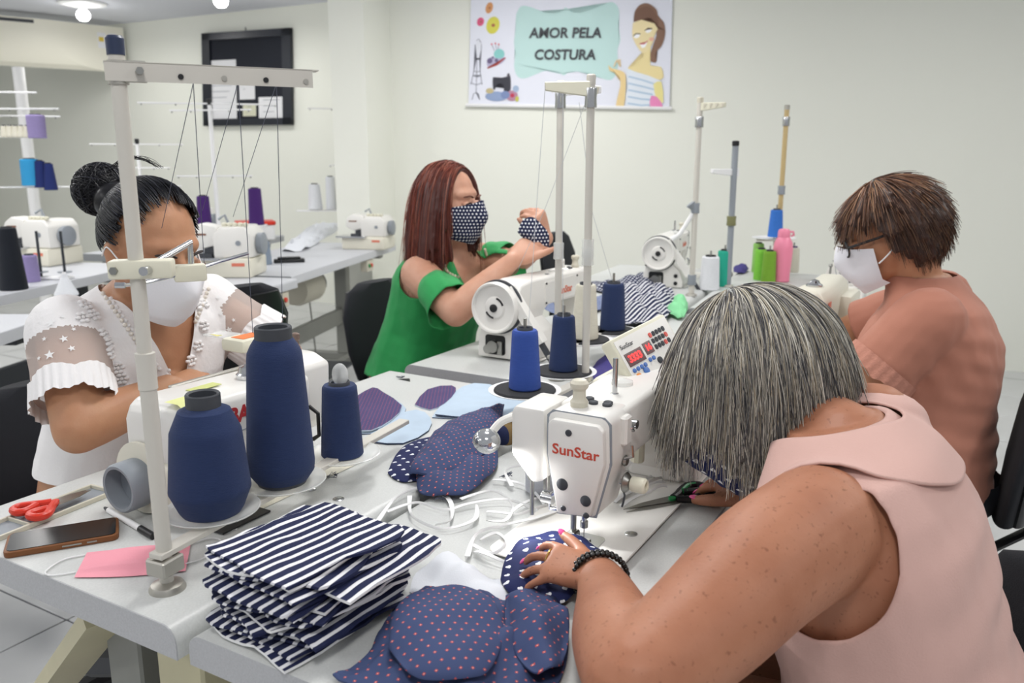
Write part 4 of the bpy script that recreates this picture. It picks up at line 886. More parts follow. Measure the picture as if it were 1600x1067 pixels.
# ------------------------------------------------------------------ cloth helpers
def hsin(*fs):
    def h(x, y, s, a): return sum(A_*math.sin(kx*x + ky*y + ph) for A_, kx, ky, ph in fs)
    return h
def patch(name, label, cat, outline, zs, m, hf=None, bulge=0, nr=16, sm=4, th=.0012, uvrot=0, rim=None, px=True, group=None, c=None, edge=0, ew=5, eph=0, flatten=1.0, uvo=(0, 0)):
    """cloth piece: closed outline on the table (photo pixels or metres), raised by a height function"""
    O = [onz(x, y, zs) for x, y in outline] if px else [Vector(p) for p in outline]
    if sm: O = spline(O + O[:1], sm)[:-1]
    n = len(O); C = sum(O, Vector())/n if c is None else (onz(*c, zs) if px else Vector(c))
    vs = []; uv = []; cr, sr = math.cos(uvrot), math.sin(uvrot)
    def P(s, i):
        q = C + (O[i]-C)*s; a = 2*PI*i/n
        z = bulge*(1-s**2)**.7 + (hf(q.x, q.y, s, a) if hf else 0) + edge*math.sin(ew*a+eph)*s**3
        return Vector((q.x, q.y, zs + max(z, 0)*1.0))
    vs.append(P(0, 0))
    for r in range(1, nr+1):
        for i in range(n): vs.append(P(r/nr, i))
    fs = [(0, 1+i, 1+(i+1) % n) for i in range(n)]
    for r in range(nr-1):
        for i in range(n): fs.append((1+r*n+i, 1+(r+1)*n+i, 1+(r+1)*n+(i+1) % n, 1+r*n+(i+1) % n))
    k = len(vs); top_f = len(fs)
    base = [v - Vector((0, 0, th)) for v in vs]
    fs2 = [tuple(k+i for i in f[::-1]) for f in fs]
    l0_ = 1+(nr-1)*n
    rimf = [(l0_+i, k+l0_+i, k+l0_+(i+1) % n, l0_+(i+1) % n) for i in range(n)]
    allv = vs+base; allf = fs+fs2+rimf
    me = bpy.data.meshes.new(name); me.from_pydata([tuple(v) for v in allv], [], allf)
    ul = me.uv_layers.new(name='UVMap'); li = np.zeros(len(me.loops), dtype=np.int32); me.loops.foreach_get('vertex_index', li)
    co = np.array([tuple(v) for v in allv]); U = np.stack([co[:, 0]*cr + co[:, 1]*sr + uvo[0], -co[:, 0]*sr + co[:, 1]*cr + uvo[1] + co[:, 2]*.6], 1)
    ul.data.foreach_set('uv', U[li].ravel())
    me.materials.append(M[m] if isinstance(m, str) else m)
    if rim: me.materials.append(M[rim] if isinstance(rim, str) else rim)
    mi = [0]*(len(fs)) + [1 if rim else 0]*len(fs2) + [1 if rim else 0]*len(rimf); me.polygons.foreach_set('material_index', mi)
    me.polygons.foreach_set('use_smooth', [True]*len(mi)); me.set_sharp_from_angle(angle=1.0); me.update()
    o = bpy.data.objects.new(name, me); COL.objects.link(o); return tag(o, label, cat, group)
F_stripe = pattern('navy_white_stripe', 'stripe', '#222849', '#e9e9ec', .0165, duty=.36)
F_heart = pattern('navy_heart_print', 'heart', '#232a55', '#eef0f4', .021, duty=.17)
F_dia = pattern('blue_red_diamond_print', 'diamond', '#3f4b70', '#b8504e', .0125, duty=.17)
F_dia2 = pattern('purple_red_dot_print', 'dot', '#4b456f', '#a8566a', .0085, duty=.16)
F_dot = pattern('navy_white_dot', 'dot', '#1f2647', '#f0f1f4', .017, duty=.24)
F_dot2 = pattern('navy_tiny_dot', 'dot', '#1f2647', '#f0f1f4', .0105, duty=.25)
F_stripeB = pattern('navy_pale_stripe', 'stripe', '#2a3760', '#aab6d4', .016, duty=.4)
F_lightblue = mat('light_blue_lining', '#b9cbdc', .85, var=.06, vscale=30, bump=.2, bscale=600)
F_white = mat('white_nonwoven', '#e3e6ec', .9, bump=.2, bscale=500)
F_purple = mat('violet_cloth', '#4b4488', .85, bump=.2, bscale=400)
F_green = mat('mint_cloth', '#86d39a', .85, bump=.2, bscale=400)
# ------------------------------------------------------------------ striped stack
d0 = onz(610, 795, .85) - onz(400, 888, .85); su = d0.normalized(); sv = Vector((-su.y, su.x, 0)); srot = math.atan2(su.y, su.x)
sc0 = onz(487, 893, TZ+.05); sc0.z = 0
NS = 17
wrd = ['lowest', 'second lowest', 'third lowest', 'fourth lowest', 'fifth lowest', 'sixth lowest', 'seventh lowest', 'eighth lowest', 'middle', 'eighth highest', 'seventh highest', 'sixth highest', 'fifth highest', 'fourth highest', 'third highest', 'second highest', 'topmost']
for k in range(NS):
    rnd = random.Random(k+3); z = TZ + .003 + k*.0056
    ox, oy = (rnd.uniform(-.012, .018), rnd.uniform(-.02, .012)) if k < NS-1 else (.0, .0)
    rot = rnd.uniform(-.22, .28) if k < NS-1 else 0
    if k in (9, 12): ox += .022; oy -= .012
    hl, hw = .092 + rnd.uniform(-.006, .006), .076 + rnd.uniform(-.006, .006)
    if k == NS-1: hl, hw, oy = .09, .076, .0
    if k == NS-2: ox, oy, rot = -.006, .012, .1
    cr, sr = math.cos(rot), math.sin(rot); c_ = sc0 + su*ox + sv*oy
    o2 = []
    for a, b in ((-1, -1), (-.3, -1.04), (.4, -1.0), (1, -.95), (1.03, -.3), (1.0, .4), (.98, 1), (.3, 1.04), (-.4, 1.02), (-1, 1), (-1.04, .35), (-1.02, -.3)):
        jx, jy = (rnd.uniform(-.007, .007), rnd.uniform(-.007, .007)); x, y = a*hl+jx, b*hw+jy; o2.append(c_ + su*(x*cr-y*sr) + sv*(x*sr+y*cr) + Vector((0, 0, z)))
    ph = rnd.uniform(0, 6)
    patch('striped_fabric_piece', 'navy and white striped mask piece, %s of the striped stack' % wrd[k], 'fabric', o2, z, F_stripe, px=False, sm=3, nr=12, th=.0034,
          hf=hsin((.0018, 70, 25, ph), (.0014, -30, 90, ph*2)), edge=.0034 if k < NS-1 else .002, ew=rnd.choice((5, 6, 7)), eph=ph, uvrot=srot+rot+rnd.uniform(-.03, .03)*(k < NS-1), rim='white' if k % 3 == 0 else None, group=None, uvo=(0, k*.0041))
# ------------------------------------------------------------------ cloth on the front table
patch('patterned_fabric', 'large blue cloth with small red diamond print heaped on the table edge', 'fabric', [(520, 1062), (575, 1020), (605, 965), (640, 935), (720, 922), (800, 928), (868, 940), (888, 985), (880, 1050), (840, 1100), (740, 1130), (610, 1105)], TZ+.004, F_dia,
      hf=hsin((.006, 40, 12, 0), (.004, -30, 60, 1), (.004, 95, 30, 2), (.003, 150, -80, 1)), bulge=.026, nr=26, sm=6, uvrot=.5, th=.002)
patch('mask_panel', 'rounded blue mask panel with red diamond print lying on the heap', 'fabric', [(607, 1010), (615, 960), (650, 925), (705, 915), (755, 930), (785, 968), (782, 1010), (755, 1052), (690, 1064), (640, 1050)], TZ+.032, F_dia,
      hf=hsin((.0022, 50, 30, .5), (.0018, -40, 70, 1)), bulge=.022, nr=20, sm=6, uvrot=.15, th=.002, edge=.002, ew=3)
patch('mask_panel', 'folded blue mask panel with red diamond print beside the heart-print cloth', 'fabric', [(790, 930), (840, 935), (884, 950), (888, 1000), (872, 1045), (835, 1050), (805, 1020), (790, 975)], TZ+.022, F_dia,
      hf=hsin((.004, 110, 20, 0), (.003, -60, 60, 2)), bulge=.018, nr=18, sm=5, uvrot=1.0, th=.002, edge=.003, ew=4)
patch('heart_print_fabric', 'navy cloth with white heart print being sewn under the needle', 'fabric', [(782, 905), (792, 868), (822, 842), (862, 832), (905, 843), (940, 862), (945, 885), (915, 915), (880, 940), (835, 938), (795, 930)], TZ+.006, F_heart,
      hf=hsin((.004, 70, 40, .4), (.0025, -60, 90, 1)), bulge=.02, nr=22, sm=6, uvrot=.4, th=.0016)
patch('white_nonwoven_piece', 'sheer white nonwoven piece between the striped stack and heart-print cloth', 'fabric', [(640, 925), (650, 895), (690, 872), (730, 880), (760, 905), (790, 905), (800, 940), (740, 950), (680, 940)], TZ+.003, F_white, hf=hsin((.006, 60, 30, 0), (.004, -80, 70, 1)), bulge=.012, nr=16, sm=4)
# masks in the middle
patch('heart_print_mask', 'navy mask half with white heart print under the blue mask', 'mask', [(606, 738), (622, 706), (655, 686), (700, 684), (715, 710), (680, 742), (640, 752), (618, 748)], TZ+.004, F_heart, hf=hsin((.0015, 60, 50, 0)), bulge=.008, nr=14, sm=5, uvrot=.9, th=.002)
mk = patch('mask_panel', 'upright blue red-diamond mask with pointed end in the table middle', 'mask', [(788, 631), (786, 640), (782, 668), (764, 700), (728, 727), (685, 741), (645, 738), (640, 734), (655, 705), (685, 672), (735, 648), (775, 634)], TZ+.022, F_dia, hf=hsin((.003, 45, -30, .6), (.002, 120, 60, 2)), bulge=.03, nr=20, sm=4, uvrot=.9, th=.004, edge=.002, ew=3)
patch('mask_panel', 'lower folded half of the blue red-diamond mask beside the elastic strips', 'mask', [(650, 742), (690, 746), (732, 730), (770, 698), (778, 720), (762, 745), (722, 772), (690, 773), (656, 768)], TZ+.008, F_dia, hf=hsin((.004, 60, 40, 0)), bulge=.02, nr=16, sm=6, uvrot=.5, th=.003)
# cut pieces behind
for k, (pts, m_, lab, z) in enumerate((
    ([(500, 655), (512, 632), (560, 622), (590, 612), (628, 632), (632, 645), (600, 672), (560, 678), (520, 672)], F_lightblue, 'light blue mask lining under the purple piece', .002),
    ([(585, 690), (600, 655), (650, 640), (672, 652), (670, 672), (630, 692)], F_lightblue, 'pale blue mask lining piece beside the purple piece', .004),
    ([(502, 648), (515, 630), (555, 620), (582, 605), (598, 612), (628, 634), (612, 655), (580, 672), (540, 668)], F_dia2, 'purple dotted mask piece next to the short navy cone', .008),
    ([(648, 632), (668, 608), (706, 602), (712, 612), (695, 630), (672, 640)], F_dia2, 'purple dotted mask piece poking out below the light blue pile', .003),
    ([(675, 652), (690, 632), (722, 604), (765, 600), (848, 640), (822, 660), (778, 652), (740, 655)], F_lightblue, 'light blue lining piece at the bottom of the pale pile', .002),
    ([(680, 648), (712, 620), (728, 604), (765, 600), (822, 634), (800, 652), (742, 652)], F_lightblue, 'light blue lining piece with notched edge on the pale pile', .007))):
    patch('cut_mask_piece', lab, 'fabric', pts, TZ+z, m_, hf=hsin((.001, 60, 40, k), (.0008, -50, 80, k)), nr=8, sm=2, th=.003, rim=bmat('#3d4a66') if m_ is F_lightblue else bmat('#c9d5e2'), uvrot=.5)
patch('fabric_scrap', 'tiny black triangle scrap at the far table corner', 'scrap', [(622, 592), (640, 591), (641, 596)], TZ+.001, 'black', nr=2, sm=0, th=.0005)
# white elastic strips
def ribbon(pts, w=.004, th=.0012, z=TZ+.001, m='white', name='elastic_strip', label=None, group=None, lift=0):
    Pp = spline([onz(x, y, z) for x, y in pts], 8); b = B(); n = len(Pp)
    for i, p in enumerate(Pp):
        t = (Pp[min(i+1, n-1)] - Pp[max(i-1, 0)]).normalized(); s = Vector((-t.y, t.x, 0)).normalized()*w
        q = p + Vector((0, 0, lift*abs(math.sin(PI*i/(n-1)*2))))
        tw = .5 + .5*math.cos(i*.25); up = Vector((0, 0, 1))*w*(1-tw)*.8; s2 = s*max(tw, .25)
        b.v += [tuple(q-s2), tuple(q+s2+up), tuple(q+s2+up+Vector((0, 0, th))), tuple(q-s2+Vector((0, 0, th)))]
    b.f = [(4*i+a, 4*i+(a+1) % 4, 4*i+4+(a+1) % 4, 4*i+4+a) for i in range(n-1) for a in range(4)] + [(3, 2, 1, 0), tuple(range(4*n-4, 4*n))]
    return obj(name, b, m, label=label, cat='elastic', group=group, ang=1)
EL = [[(590, 815), (620, 780), (660, 765), (700, 780), (705, 815), (680, 822)], [(605, 800), (650, 790), (690, 800), (730, 790), (790, 785), (840, 800)], [(640, 775), (645, 810), (690, 828), (740, 815), (745, 790)], [(730, 870), (745, 840), (780, 825), (830, 815), (870, 800)],
      [(735, 850), (770, 868), (790, 850), (775, 835), (750, 845)], [(800, 760), (790, 740), (820, 730), (850, 745), (860, 770)], [(720, 780), (770, 770), (800, 790), (790, 815), (760, 815)], [(800, 800), (840, 780), (865, 770)], [(760, 800), (810, 805), (860, 790)], [(742, 862), (790, 880), (830, 868)], [(770, 750), (820, 760), (850, 790)],
      [(960, 785), (1000, 765), (1036, 748)], [(965, 778), (1010, 760), (1040, 755)], [(970, 792), (1015, 770), (1042, 762)], [(975, 775), (1005, 752), (1030, 745)]]
for k, pts in enumerate(EL):
    ribbon(pts, lift=.004 if k % 2 else .002, z=TZ+.001+.0006*k % .004, label='white elastic strip tangled on the table behind the needle' if k < 11 else 'white elastic strip in a bundle beside the green-handled scissors', group='tangled elastic strips' if k < 11 else 'bundled elastic strips')
# ------------------------------------------------------------------ small table things
def place(o, px, py, deg=0, z=TZ): v = onz(px, py, z); o.location = v; o.rotation_euler = (0, 0, math.radians(deg)); return o
ph = thing('mobile_phone', 'mobile phone with black screen in a brown case on the table', 'phone')
obj('case', B().prism(rrect(-.074, .074, -.036, .036, .01), 0, .009, 'z', .002, 2), 'brown', ph); obj('screen', B().prism(rrect(-.07, .07, -.032, .032, .008), .0085, .0098, 'z'), 'screen', ph)
obj('side_button', B().box(.0, .025, -.0368, -.0358, .004, .006), 'steel', ph); obj('side_button', B().box(.032, .045, -.0368, -.0358, .004, .006), 'steel', ph)
pa, pb_ = onz(22, 856, TZ), onz(180, 830, TZ); place(ph, 100, 843, math.degrees(math.atan2(pb_.y-pa.y, pb_.x-pa.x)))
pkm = mat('pink_nonwoven', '#f0a0ae', .85, bump=.15, bscale=500)
qa, qb, qc, qd = onz(116, 903, TZ+.001), onz(290, 893, TZ+.001), onz(299, 847, TZ+.001), onz(136, 864, TZ+.001)
fmk = thing('face_mask', 'pink pleated face mask with white ear loops lying by the stand base', 'mask', qa)
b = B(); nx, ny = 24, 30
for j in range(ny+1):
    for i in range(nx+1):
        u, v = i/nx, j/ny; p = (qa*(1-u)+qb*u)*(1-v) + (qd*(1-u)+qc*u)*v - qa
        bow = .008*math.sin(PI*u); pl = (.006*((v*3.2) % 1.0) if .18 < v < .85 else 0)*math.sin(PI*u)**.5
        b.v.append((p.x, p.y - .006*math.sin(PI*u)*(1-v), .001 + pl + bow*math.sin(PI*v)))
b.f = [(j*(nx+1)+i, j*(nx+1)+i+1, (j+1)*(nx+1)+i+1, (j+1)*(nx+1)+i) for j in range(ny) for i in range(nx)]
obj('pleated_panel', b, pkm, fmk, ang=.9)
for pts in ([(133, 868), (100, 875), (72, 893), (80, 900), (118, 895)], [(298, 850), (330, 842), (345, 848), (320, 872), (290, 882)]):
    obj('ear_loop', B().tube([p-qa + Vector((0, 0, .001)) for p in spline([onz(x, y, TZ+.001) for x, y in pts], 6)], .0012, 6), 'white', fmk)
ty = thing('tool_tray', 'grey recessed tool tray at the table edge holding scissors', 'tray')
obj('tray_floor', B().box(-.1, .1, -.026, .026, 0, .002), 'greyplastic', ty)
for q in ((-.1, .1, -.03, -.026), (-.1, .1, .026, .03), (-.104, -.1, -.03, .03), (.1, .104, -.03, .03), (-.045, -.042, -.026, .026)): obj('tray_wall', B().box(*q, 0, .008, .0008, 1), 'putty', ty)
ta, tb = onz(5, 833, TZ), onz(150, 775, TZ); place(ty, 72, 803, math.degrees(math.atan2(tb.y-ta.y, tb.x-ta.x)))
def scissors(label, h1, h2, length, p, deg, z=TZ):
    """local: pivot at origin, blades to -x, handles to +x"""
    t = thing('scissors', label, 'scissors', (p.x, p.y, z), math.radians(deg)); L = length
    for s in (-1, 1):
        bl = obj('blade', B().prism([(-.53*L, s*.004*1), (-.3*L, s*.016-.004*s), (.03*L, s*.014), (.06*L, s*.004), (.02*L, -s*.008), (-.3*L, -s*.001)], .003+.0012*(s > 0), .0042+.0012*(s > 0), 'z'), 'steel', t, smooth=False)
        pts = [(.03*L, -s*.004), (.12*L, -s*.012), (.2*L, -s*.022), (.32*L, -s*.033), (.43*L, -s*.030), (.46*L, -s*.016), (.4*L, -s*.008), (.28*L, -s*.010), (.19*L, -s*.014)]
        hn = obj('handle', B().tube(spline([(x, y, .006) for x, y in pts], 5), .0062, 10), h1, t)
        obj('handle_lining', B().tube(spline([(x*.985+.002, y*.97, .0075) for x, y in pts[2:] + pts[2:3]], 5), .0046, 10), h2, hn)
    obj('pivot', B().cyl((0, 0, .002), (0, 0, .009), .006), h2, t)
    return t
sa, sb = onz(955, 812, TZ), onz(1128, 772, TZ)
scissors('tailor scissors with black and green handles lying on the machine table', 'black', 'green', .175, onz(1050, 785, TZ), math.degrees(math.atan2(sb.y-sa.y, sb.x-sa.x)))
scissors('thread snips with red handles lying in the grey tool tray', 'redplastic', 'redplastic', .115, onz(88, 798, TZ), math.degrees(math.atan2(ta.y-tb.y, ta.x-tb.x)), TZ+.009)
pn_ = thing('marker_pen', 'white marker pen with dark cap lying behind the pink mask', 'pen', onz(170, 797, TZ+.005))
e_ = onz(240, 838, TZ+.005) - onz(170, 797, TZ+.005)
obj('barrel', B().tube([e_*0, e_*.72], .0048, 12), 'white', pn_); obj('cap', B().tube([e_*.72, e_], .0055, 12), 'black', pn_); obj('tip', B().tube([e_*-.1, e_*0], [.002, .0045], 10), 'darkgrey', pn_)
def stud(px, py, label, r=.009, m='chrome'): return obj('metal_stud', B().lathe([(r, 0), (r, .001), (r*.8, .0022), (.0003, .003)], 20), m, label=label, cat='stud', group='table studs', loc=onz(px, py, TZ))
for px, py, lab, r in ((170, 772, 'shiny steel disc beside the tool tray', .01), (487, 765, 'steel stud in the table below the tallest navy cone', .008), (529, 780, 'domed steel stud beside the striped stack', .0095), (360, 826, 'steel stud under the plate of the stout navy cone', .011), (828, 735, 'small bobbin case beside the elastic strips', .008)): stud(px, py, lab, r)
# wrist pin cushion
pcn = thing('pin_cushion', 'round patterned pin cushion behind the blue mask', 'pin cushion', onz(792, 695, TZ))
obj('cushion', B().ell((0, 0, .024), (.026, .026, .024), 24, 14), mat('tan_felt', '#7a6440', .9), pcn); obj('cushion_patch', B().ell((-.008, -.012, .024), (.021, .017, .02), 20, 12), F_dot2, pcn); obj('cushion_green', B().ell((-.022, -.01, .02), (.008, .012, .014), 16, 10), 'green', pcn)
# white reel beside the head
cone('pale grey thread cone with dark core beside the white housing of the front machine', onz(852, 765, TZ), .034, .033, .105, yarn('thread_palegrey', '#cfd2da'), core='darkgrey')
# thread scraps
for k, (px, py) in enumerate(((500, 748), (520, 745), (690, 778), (790, 745), (625, 590), (740, 652))):
    b = B(); q = onz(px, py, TZ+.002)
    for j in range(3): b.tube([q + Vector((random.uniform(-.012, .012), random.uniform(-.012, .012), random.uniform(0, .006))) for _ in range(6)], .0006, 4)
    obj('thread_scrap', b, 'thread', label='loose curl of dark thread on the table', cat='thread scrap', group='loose thread scraps')
# cloth on the far tables
patch('polka_dot_fabric', 'navy cloth with white polka dots in front of the far machine', 'fabric', [(925, 452), (960, 448), (1000, 436), (1030, 432), (1038, 442), (1000, 452), (960, 458)], TZ+.01, F_dot, bulge=.04, hf=hsin((.008, 40, 30, 0)), nr=12, sm=4)
patch('striped_fabric', 'crumpled navy and white striped cloth behind the wide navy cone', 'fabric', [(955, 500), (950, 470), (975, 455), (1010, 452), (1050, 458), (1052, 480), (1035, 505), (1000, 512)], TZ+.008, F_stripe, bulge=.05, hf=hsin((.016, 40, 30, 0), (.01, -60, 40, 1)), nr=18, sm=5, uvrot=1.0)
patch('mint_fabric', 'mint green cloth scraps beside the crumpled striped cloth', 'fabric', [(1040, 490), (1052, 470), (1068, 466), (1075, 480), (1065, 498)], TZ+.006, F_green, bulge=.03, hf=hsin((.01, 60, 50, 0)), nr=10, sm=4)
patch('navy_striped_strip', 'navy cloth with pale stripes beside the head of the green-blouse machine', 'fabric', [(845, 478), (870, 470), (905, 472), (945, 462), (950, 478), (910, 492), (870, 492)], TZ+.006, F_stripeB, bulge=.015, hf=hsin((.004, 60, 30, 0)), nr=10, sm=4, uvrot=.3)
patch('polka_dot_fabric', 'narrow polka dot strip running between the two cream poles', 'fabric', [(905, 445), (930, 440), (960, 446), (955, 454), (925, 452)], TZ+.008, F_dot, bulge=.015, nr=8, sm=4)
patch('violet_fabric', 'violet and pink cloth under the plates of the cream cone', 'fabric', [(925, 575), (950, 552), (990, 545), (985, 565), (950, 592), (928, 592)], TZ+.004, F_purple, bulge=.02, hf=hsin((.005, 60, 40, 0)), nr=10, sm=4)
patch('pink_fabric', 'small pink cloth scrap below the violet cloth', 'fabric', [(930, 592), (952, 580), (985, 566), (985, 576), (945, 600)], TZ+.004, mat('pink_cloth', '#d77a9a', .85), bulge=.008, nr=8, sm=3)
patch('violet_fabric', 'violet cloth lying beside the grey knob of the cream machine', 'fabric', [(1285, 492), (1290, 470), (1310, 466), (1335, 482), (1340, 494), (1315, 500)], TZ+.004, F_purple, bulge=.02, hf=hsin((.006, 50, 40, 0)), nr=10, sm=3)
pp = patch('yellow_paper', 'pale yellow paper slip below the violet cloth', 'paper', [(1278, 500), (1300, 500), (1320, 504), (1312, 514), (1280, 512)], TZ+.001, 'yellownote', nr=4, sm=0)
patch('dark_fabric_scrap', 'dark violet crumpled scrap beside the grey steel stand', 'fabric', [(1146, 420), (1160, 415), (1170, 420), (1163, 427), (1148, 427)], TZ+.003, F_purple, bulge=.02, nr=8, sm=3, hf=hsin((.008, 70, 60, 0)))
patch('white_cloth_heap', 'crumpled white cloth on the grey background table', 'fabric', [(440, 392), (460, 372), (495, 352), (530, 350), (525, 362), (500, 378), (470, 392)], TZ+.004, F_white, bulge=.03, hf=hsin((.012, 25, 30, 0), (.008, -40, 35, 1)), nr=12, sm=4)
obj('dark_stapler', B().box(-.08, .08, -.025, .025, 0, .02, .006, 2).box(-.06, .06, -.018, .018, .02, .03, .006, 2), 'black', label='flat black tool on the grey background table', cat='tool', loc=onz(452, 410, TZ), rz=.3)
bn = thing('waste_bin', 'black waste bin on the floor beyond the navy cones', 'bin', (-.98, 3.3, 0))
obj('bin_body', B().lathe([(.14, 0), (.18, .38), (.19, .385), (.175, .38), (.135, .01), (.001, .01)], 28), 'black', bn); obj('bag', B().lathe([(.178, .36), (.196, .395), (.19, .33), (.2, .28)], 22), 'dark_steel', bn)
lt = obj('red_lid_box', B().prism(rrect(-.12, .12, -.09, .09, .02), 0, .1, 'z', .006, 1), 'white', label='white box with a red lid behind the tall purple cone', cat='box', loc=(-1.75, 5.75, TZ), rz=.4)
obj('lid', B().prism(rrect(-.128, .128, -.098, .098, .022), .1, .125, 'z', .006, 1), 'redplastic', lt)
# ------------------------------------------------------------------ people
def fuse(b, voxel, it=3, name='body'):
    me = bpy.data.meshes.new('tmp'); me.from_pydata(b.v, [], b.f)
    bm = bmesh.new(); bm.from_mesh(me); bmesh.ops.recalc_face_normals(bm, faces=bm.faces[:]); bm.to_mesh(me); bm.free()
    o = bpy.data.objects.new('tmp', me); COL.objects.link(o)
    r = o.modifiers.new('r', 'REMESH'); r.mode = 'VOXEL'; r.voxel_size = voxel; r.adaptivity = 0
    s = o.modifiers.new('s', 'SMOOTH'); s.factor = .5; s.iterations = it
    dg = bpy.context.evaluated_depsgraph_get(); out = bpy.data.meshes.new_from_object(o.evaluated_get(dg))
    bpy.data.objects.remove(o); bpy.data.meshes.remove(me); out.name = name
    out.polygons.foreach_set('use_smooth', [True]*len(out.polygons)); return out
def chain(b, pts, rs, n=18, sub=5, flat=None):
    P = spline(pts, sub); k = len(P)
    R = [x.x for x in spline([(r, 0, 0) for r in rs], sub)]
    b.tube(P, R, n, flat=flat); b.ell(P[0], (R[0],)*3, 14, 8); b.ell(P[-1], (R[-1],)*3, 14, 8)
def ering(c, lat, fr, a, d, n=28, p=2.4):
    out = []
    for k in range(n):
        t = 2*PI*k/n; ct, st = math.cos(t), math.sin(t)
        out.append(c + lat*(a*math.copysign(abs(ct)**(2/p), ct)) + fr*(d*math.copysign(abs(st)**(2/p), st)))
    return out
def frame(f, u):
    u = Vector(u).normalized(); f = Vector(f); f = (f - u*f.dot(u)).normalized(); r = f.cross(u); return Matrix((r, f, u)).transposed()
def head_solid(b, C, R, s=1.0):
    E = lambda c, r: b.ell(C + R @ (Vector(c)*s), tuple(x*s for x in r), 22, 14, R)
    E((0, -.014, .028), (.074, .093, .092)); E((0, .02, -.02), (.066, .07, .07)); E((0, .03, -.055), (.05, .052, .048)); E((0, .058, -.09), (.024, .02, .018))
    E((0, .052, .03), (.056, .034, .026)); E((.034, .066, -.028), (.026, .022, .024)); E((-.034, .066, -.028), (.026, .022, .024))
    chain(b, [C + R @ (Vector(q)*s) for q in ((0, .086, .012), (0, .1, -.012), (0, .11, -.03))], [.008*s, .010*s, .014*s], 12, 3)
    E((.011, .094, -.034), (.009, .012, .008)); E((-.011, .094, -.034), (.009, .012, .008))
    E((0, .088, -.056), (.022, .012, .006)); E((0, .087, -.066), (.018, .012, .007))
    for x in (-1, 1): E((x*.074, -.008, -.012), (.009, .02, .031)); E((x*.078, -.014, .002), (.008, .018, .02))
def hand_solid(b, W, d, up, side, sc=1.0, curl=(.5, .5, .5, .5), spread=.12, thumb=(.6, .3), tips=None):
    """W wrist, d pointing direction, up = back of the hand, side=+1 thumb on the right of d seen from the back"""
    d = Vector(d).normalized(); up = Vector(up); up = (up - d*up.dot(d)).normalized(); r = d.cross(up)*side
    pal = []
    for t, a, h in ((0, .024, .019), (.02, .029, .018), (.05, .037, .0155), (.08, .04, .0135), (.09, .034, .0115)):
        pal.append(ering(W + d*t*sc, r, up, a*sc, h*sc, 20, 2.6))
    b.loft(pal)
    T = []
    for k, (off, ln, rad) in enumerate(((.030, .070, .0086), (.010, .078, .0090), (-.011, .072, .0086), (-.030, .058, .0076))):
        base = W + (d*(.076 - .004*abs(k-1.2)) + r*off)*sc; a = spread*(1.2-k)
        fd = (d*math.cos(a) + r*math.sin(a)).normalized(); c = curl[k]; q = base; pts = [q - fd*.016*sc, q]
        ang = 0
        for j, fr in enumerate((.44, .32, .24)):
            ang += c*(.75 if j == 0 else .9); v = fd*math.cos(ang) - up*math.sin(ang); q = q + v*ln*fr*sc; pts.append(q)
        chain(b, pts, [rad*1.1*sc, rad*1.08*sc, rad*.98*sc, rad*.9*sc, rad*.74*sc], 12, 3)
        T.append((q, v, fd*math.sin(ang) + up*math.cos(ang), rad*sc))
    q = W + (d*.026 + r*.026 - up*.004)*sc; a = thumb[0]; td = (d*math.cos(a) + r*math.sin(a) - up*thumb[1]).normalized()
    t2 = (td + d*.5 - up*.1).normalized(); p1 = q + td*.042*sc; p2 = p1 + td*.6*.026*sc + t2*.016*sc; p3 = p2 + t2*.022*sc
    chain(b, [q, p1, p2, p3], [.0145*sc, .0115*sc, .0105*sc, .008*sc], 12, 3)
    T.append((p3, t2, up, .0095*sc)); return T
def seg_skin(name, c, c2=None, spots=False):
    m = mat(name, c, .5, var=.3, vscale=14, var2=c2, bump=.12, bscale=260, sss=.12, spec=.35)
    if spots:
        nt = m.node_tree; bs = nt.nodes['Principled BSDF']; src = bs.inputs['Base Color'].links[0].from_socket
        tc = _n(nt, 'ShaderNodeTexCoord'); t = _n(nt, 'ShaderNodeTexNoise'); t.inputs['Scale'].default_value = 170; t.inputs['Detail'].default_value = 1; nt.links.new(tc.outputs['Object'], t.inputs[0])
        r = _n(nt, 'ShaderNodeValToRGB'); r.color_ramp.elements[0].position = .66; r.color_ramp.elements[1].position = .74; nt.links.new(t.outputs[0], r.inputs[0])
        mx = _n(nt, 'ShaderNodeMix', data_type='RGBA'); k = math_node(nt, 'MULTIPLY', r.outputs[0], .45); nt.links.new(k, mx.inputs[0]); nt.links.new(src, mx.inputs[6]); mx.inputs[7].default_value = (*col('#6a3c28'), 1); nt.links.new(mx.outputs[2], bs.inputs['Base Color'])
    return m
def foot_and_legs(b, J, f, lat, s=1):
    for sd in (-1, 1):
        hip = J['pelvis'] + lat*.085*sd; knee = hip + f*.42 + lat*.03*sd; knee.z = .53; ank = knee + f*.03; ank.z = .09
        chain(b, [hip, (hip+knee)/2, knee], [.088*s, .08*s, .06*s]); chain(b, [knee, (knee+ank)/2 - f*.015, ank], [.058*s, .052*s, .036*s])
        chain(b, [ank - Vector((0, 0, .045)) - f*.02, ank + f*.08 - Vector((0, 0, .05)), ank + f*.15 - Vector((0, 0, .06))], [.033, .03, .022])
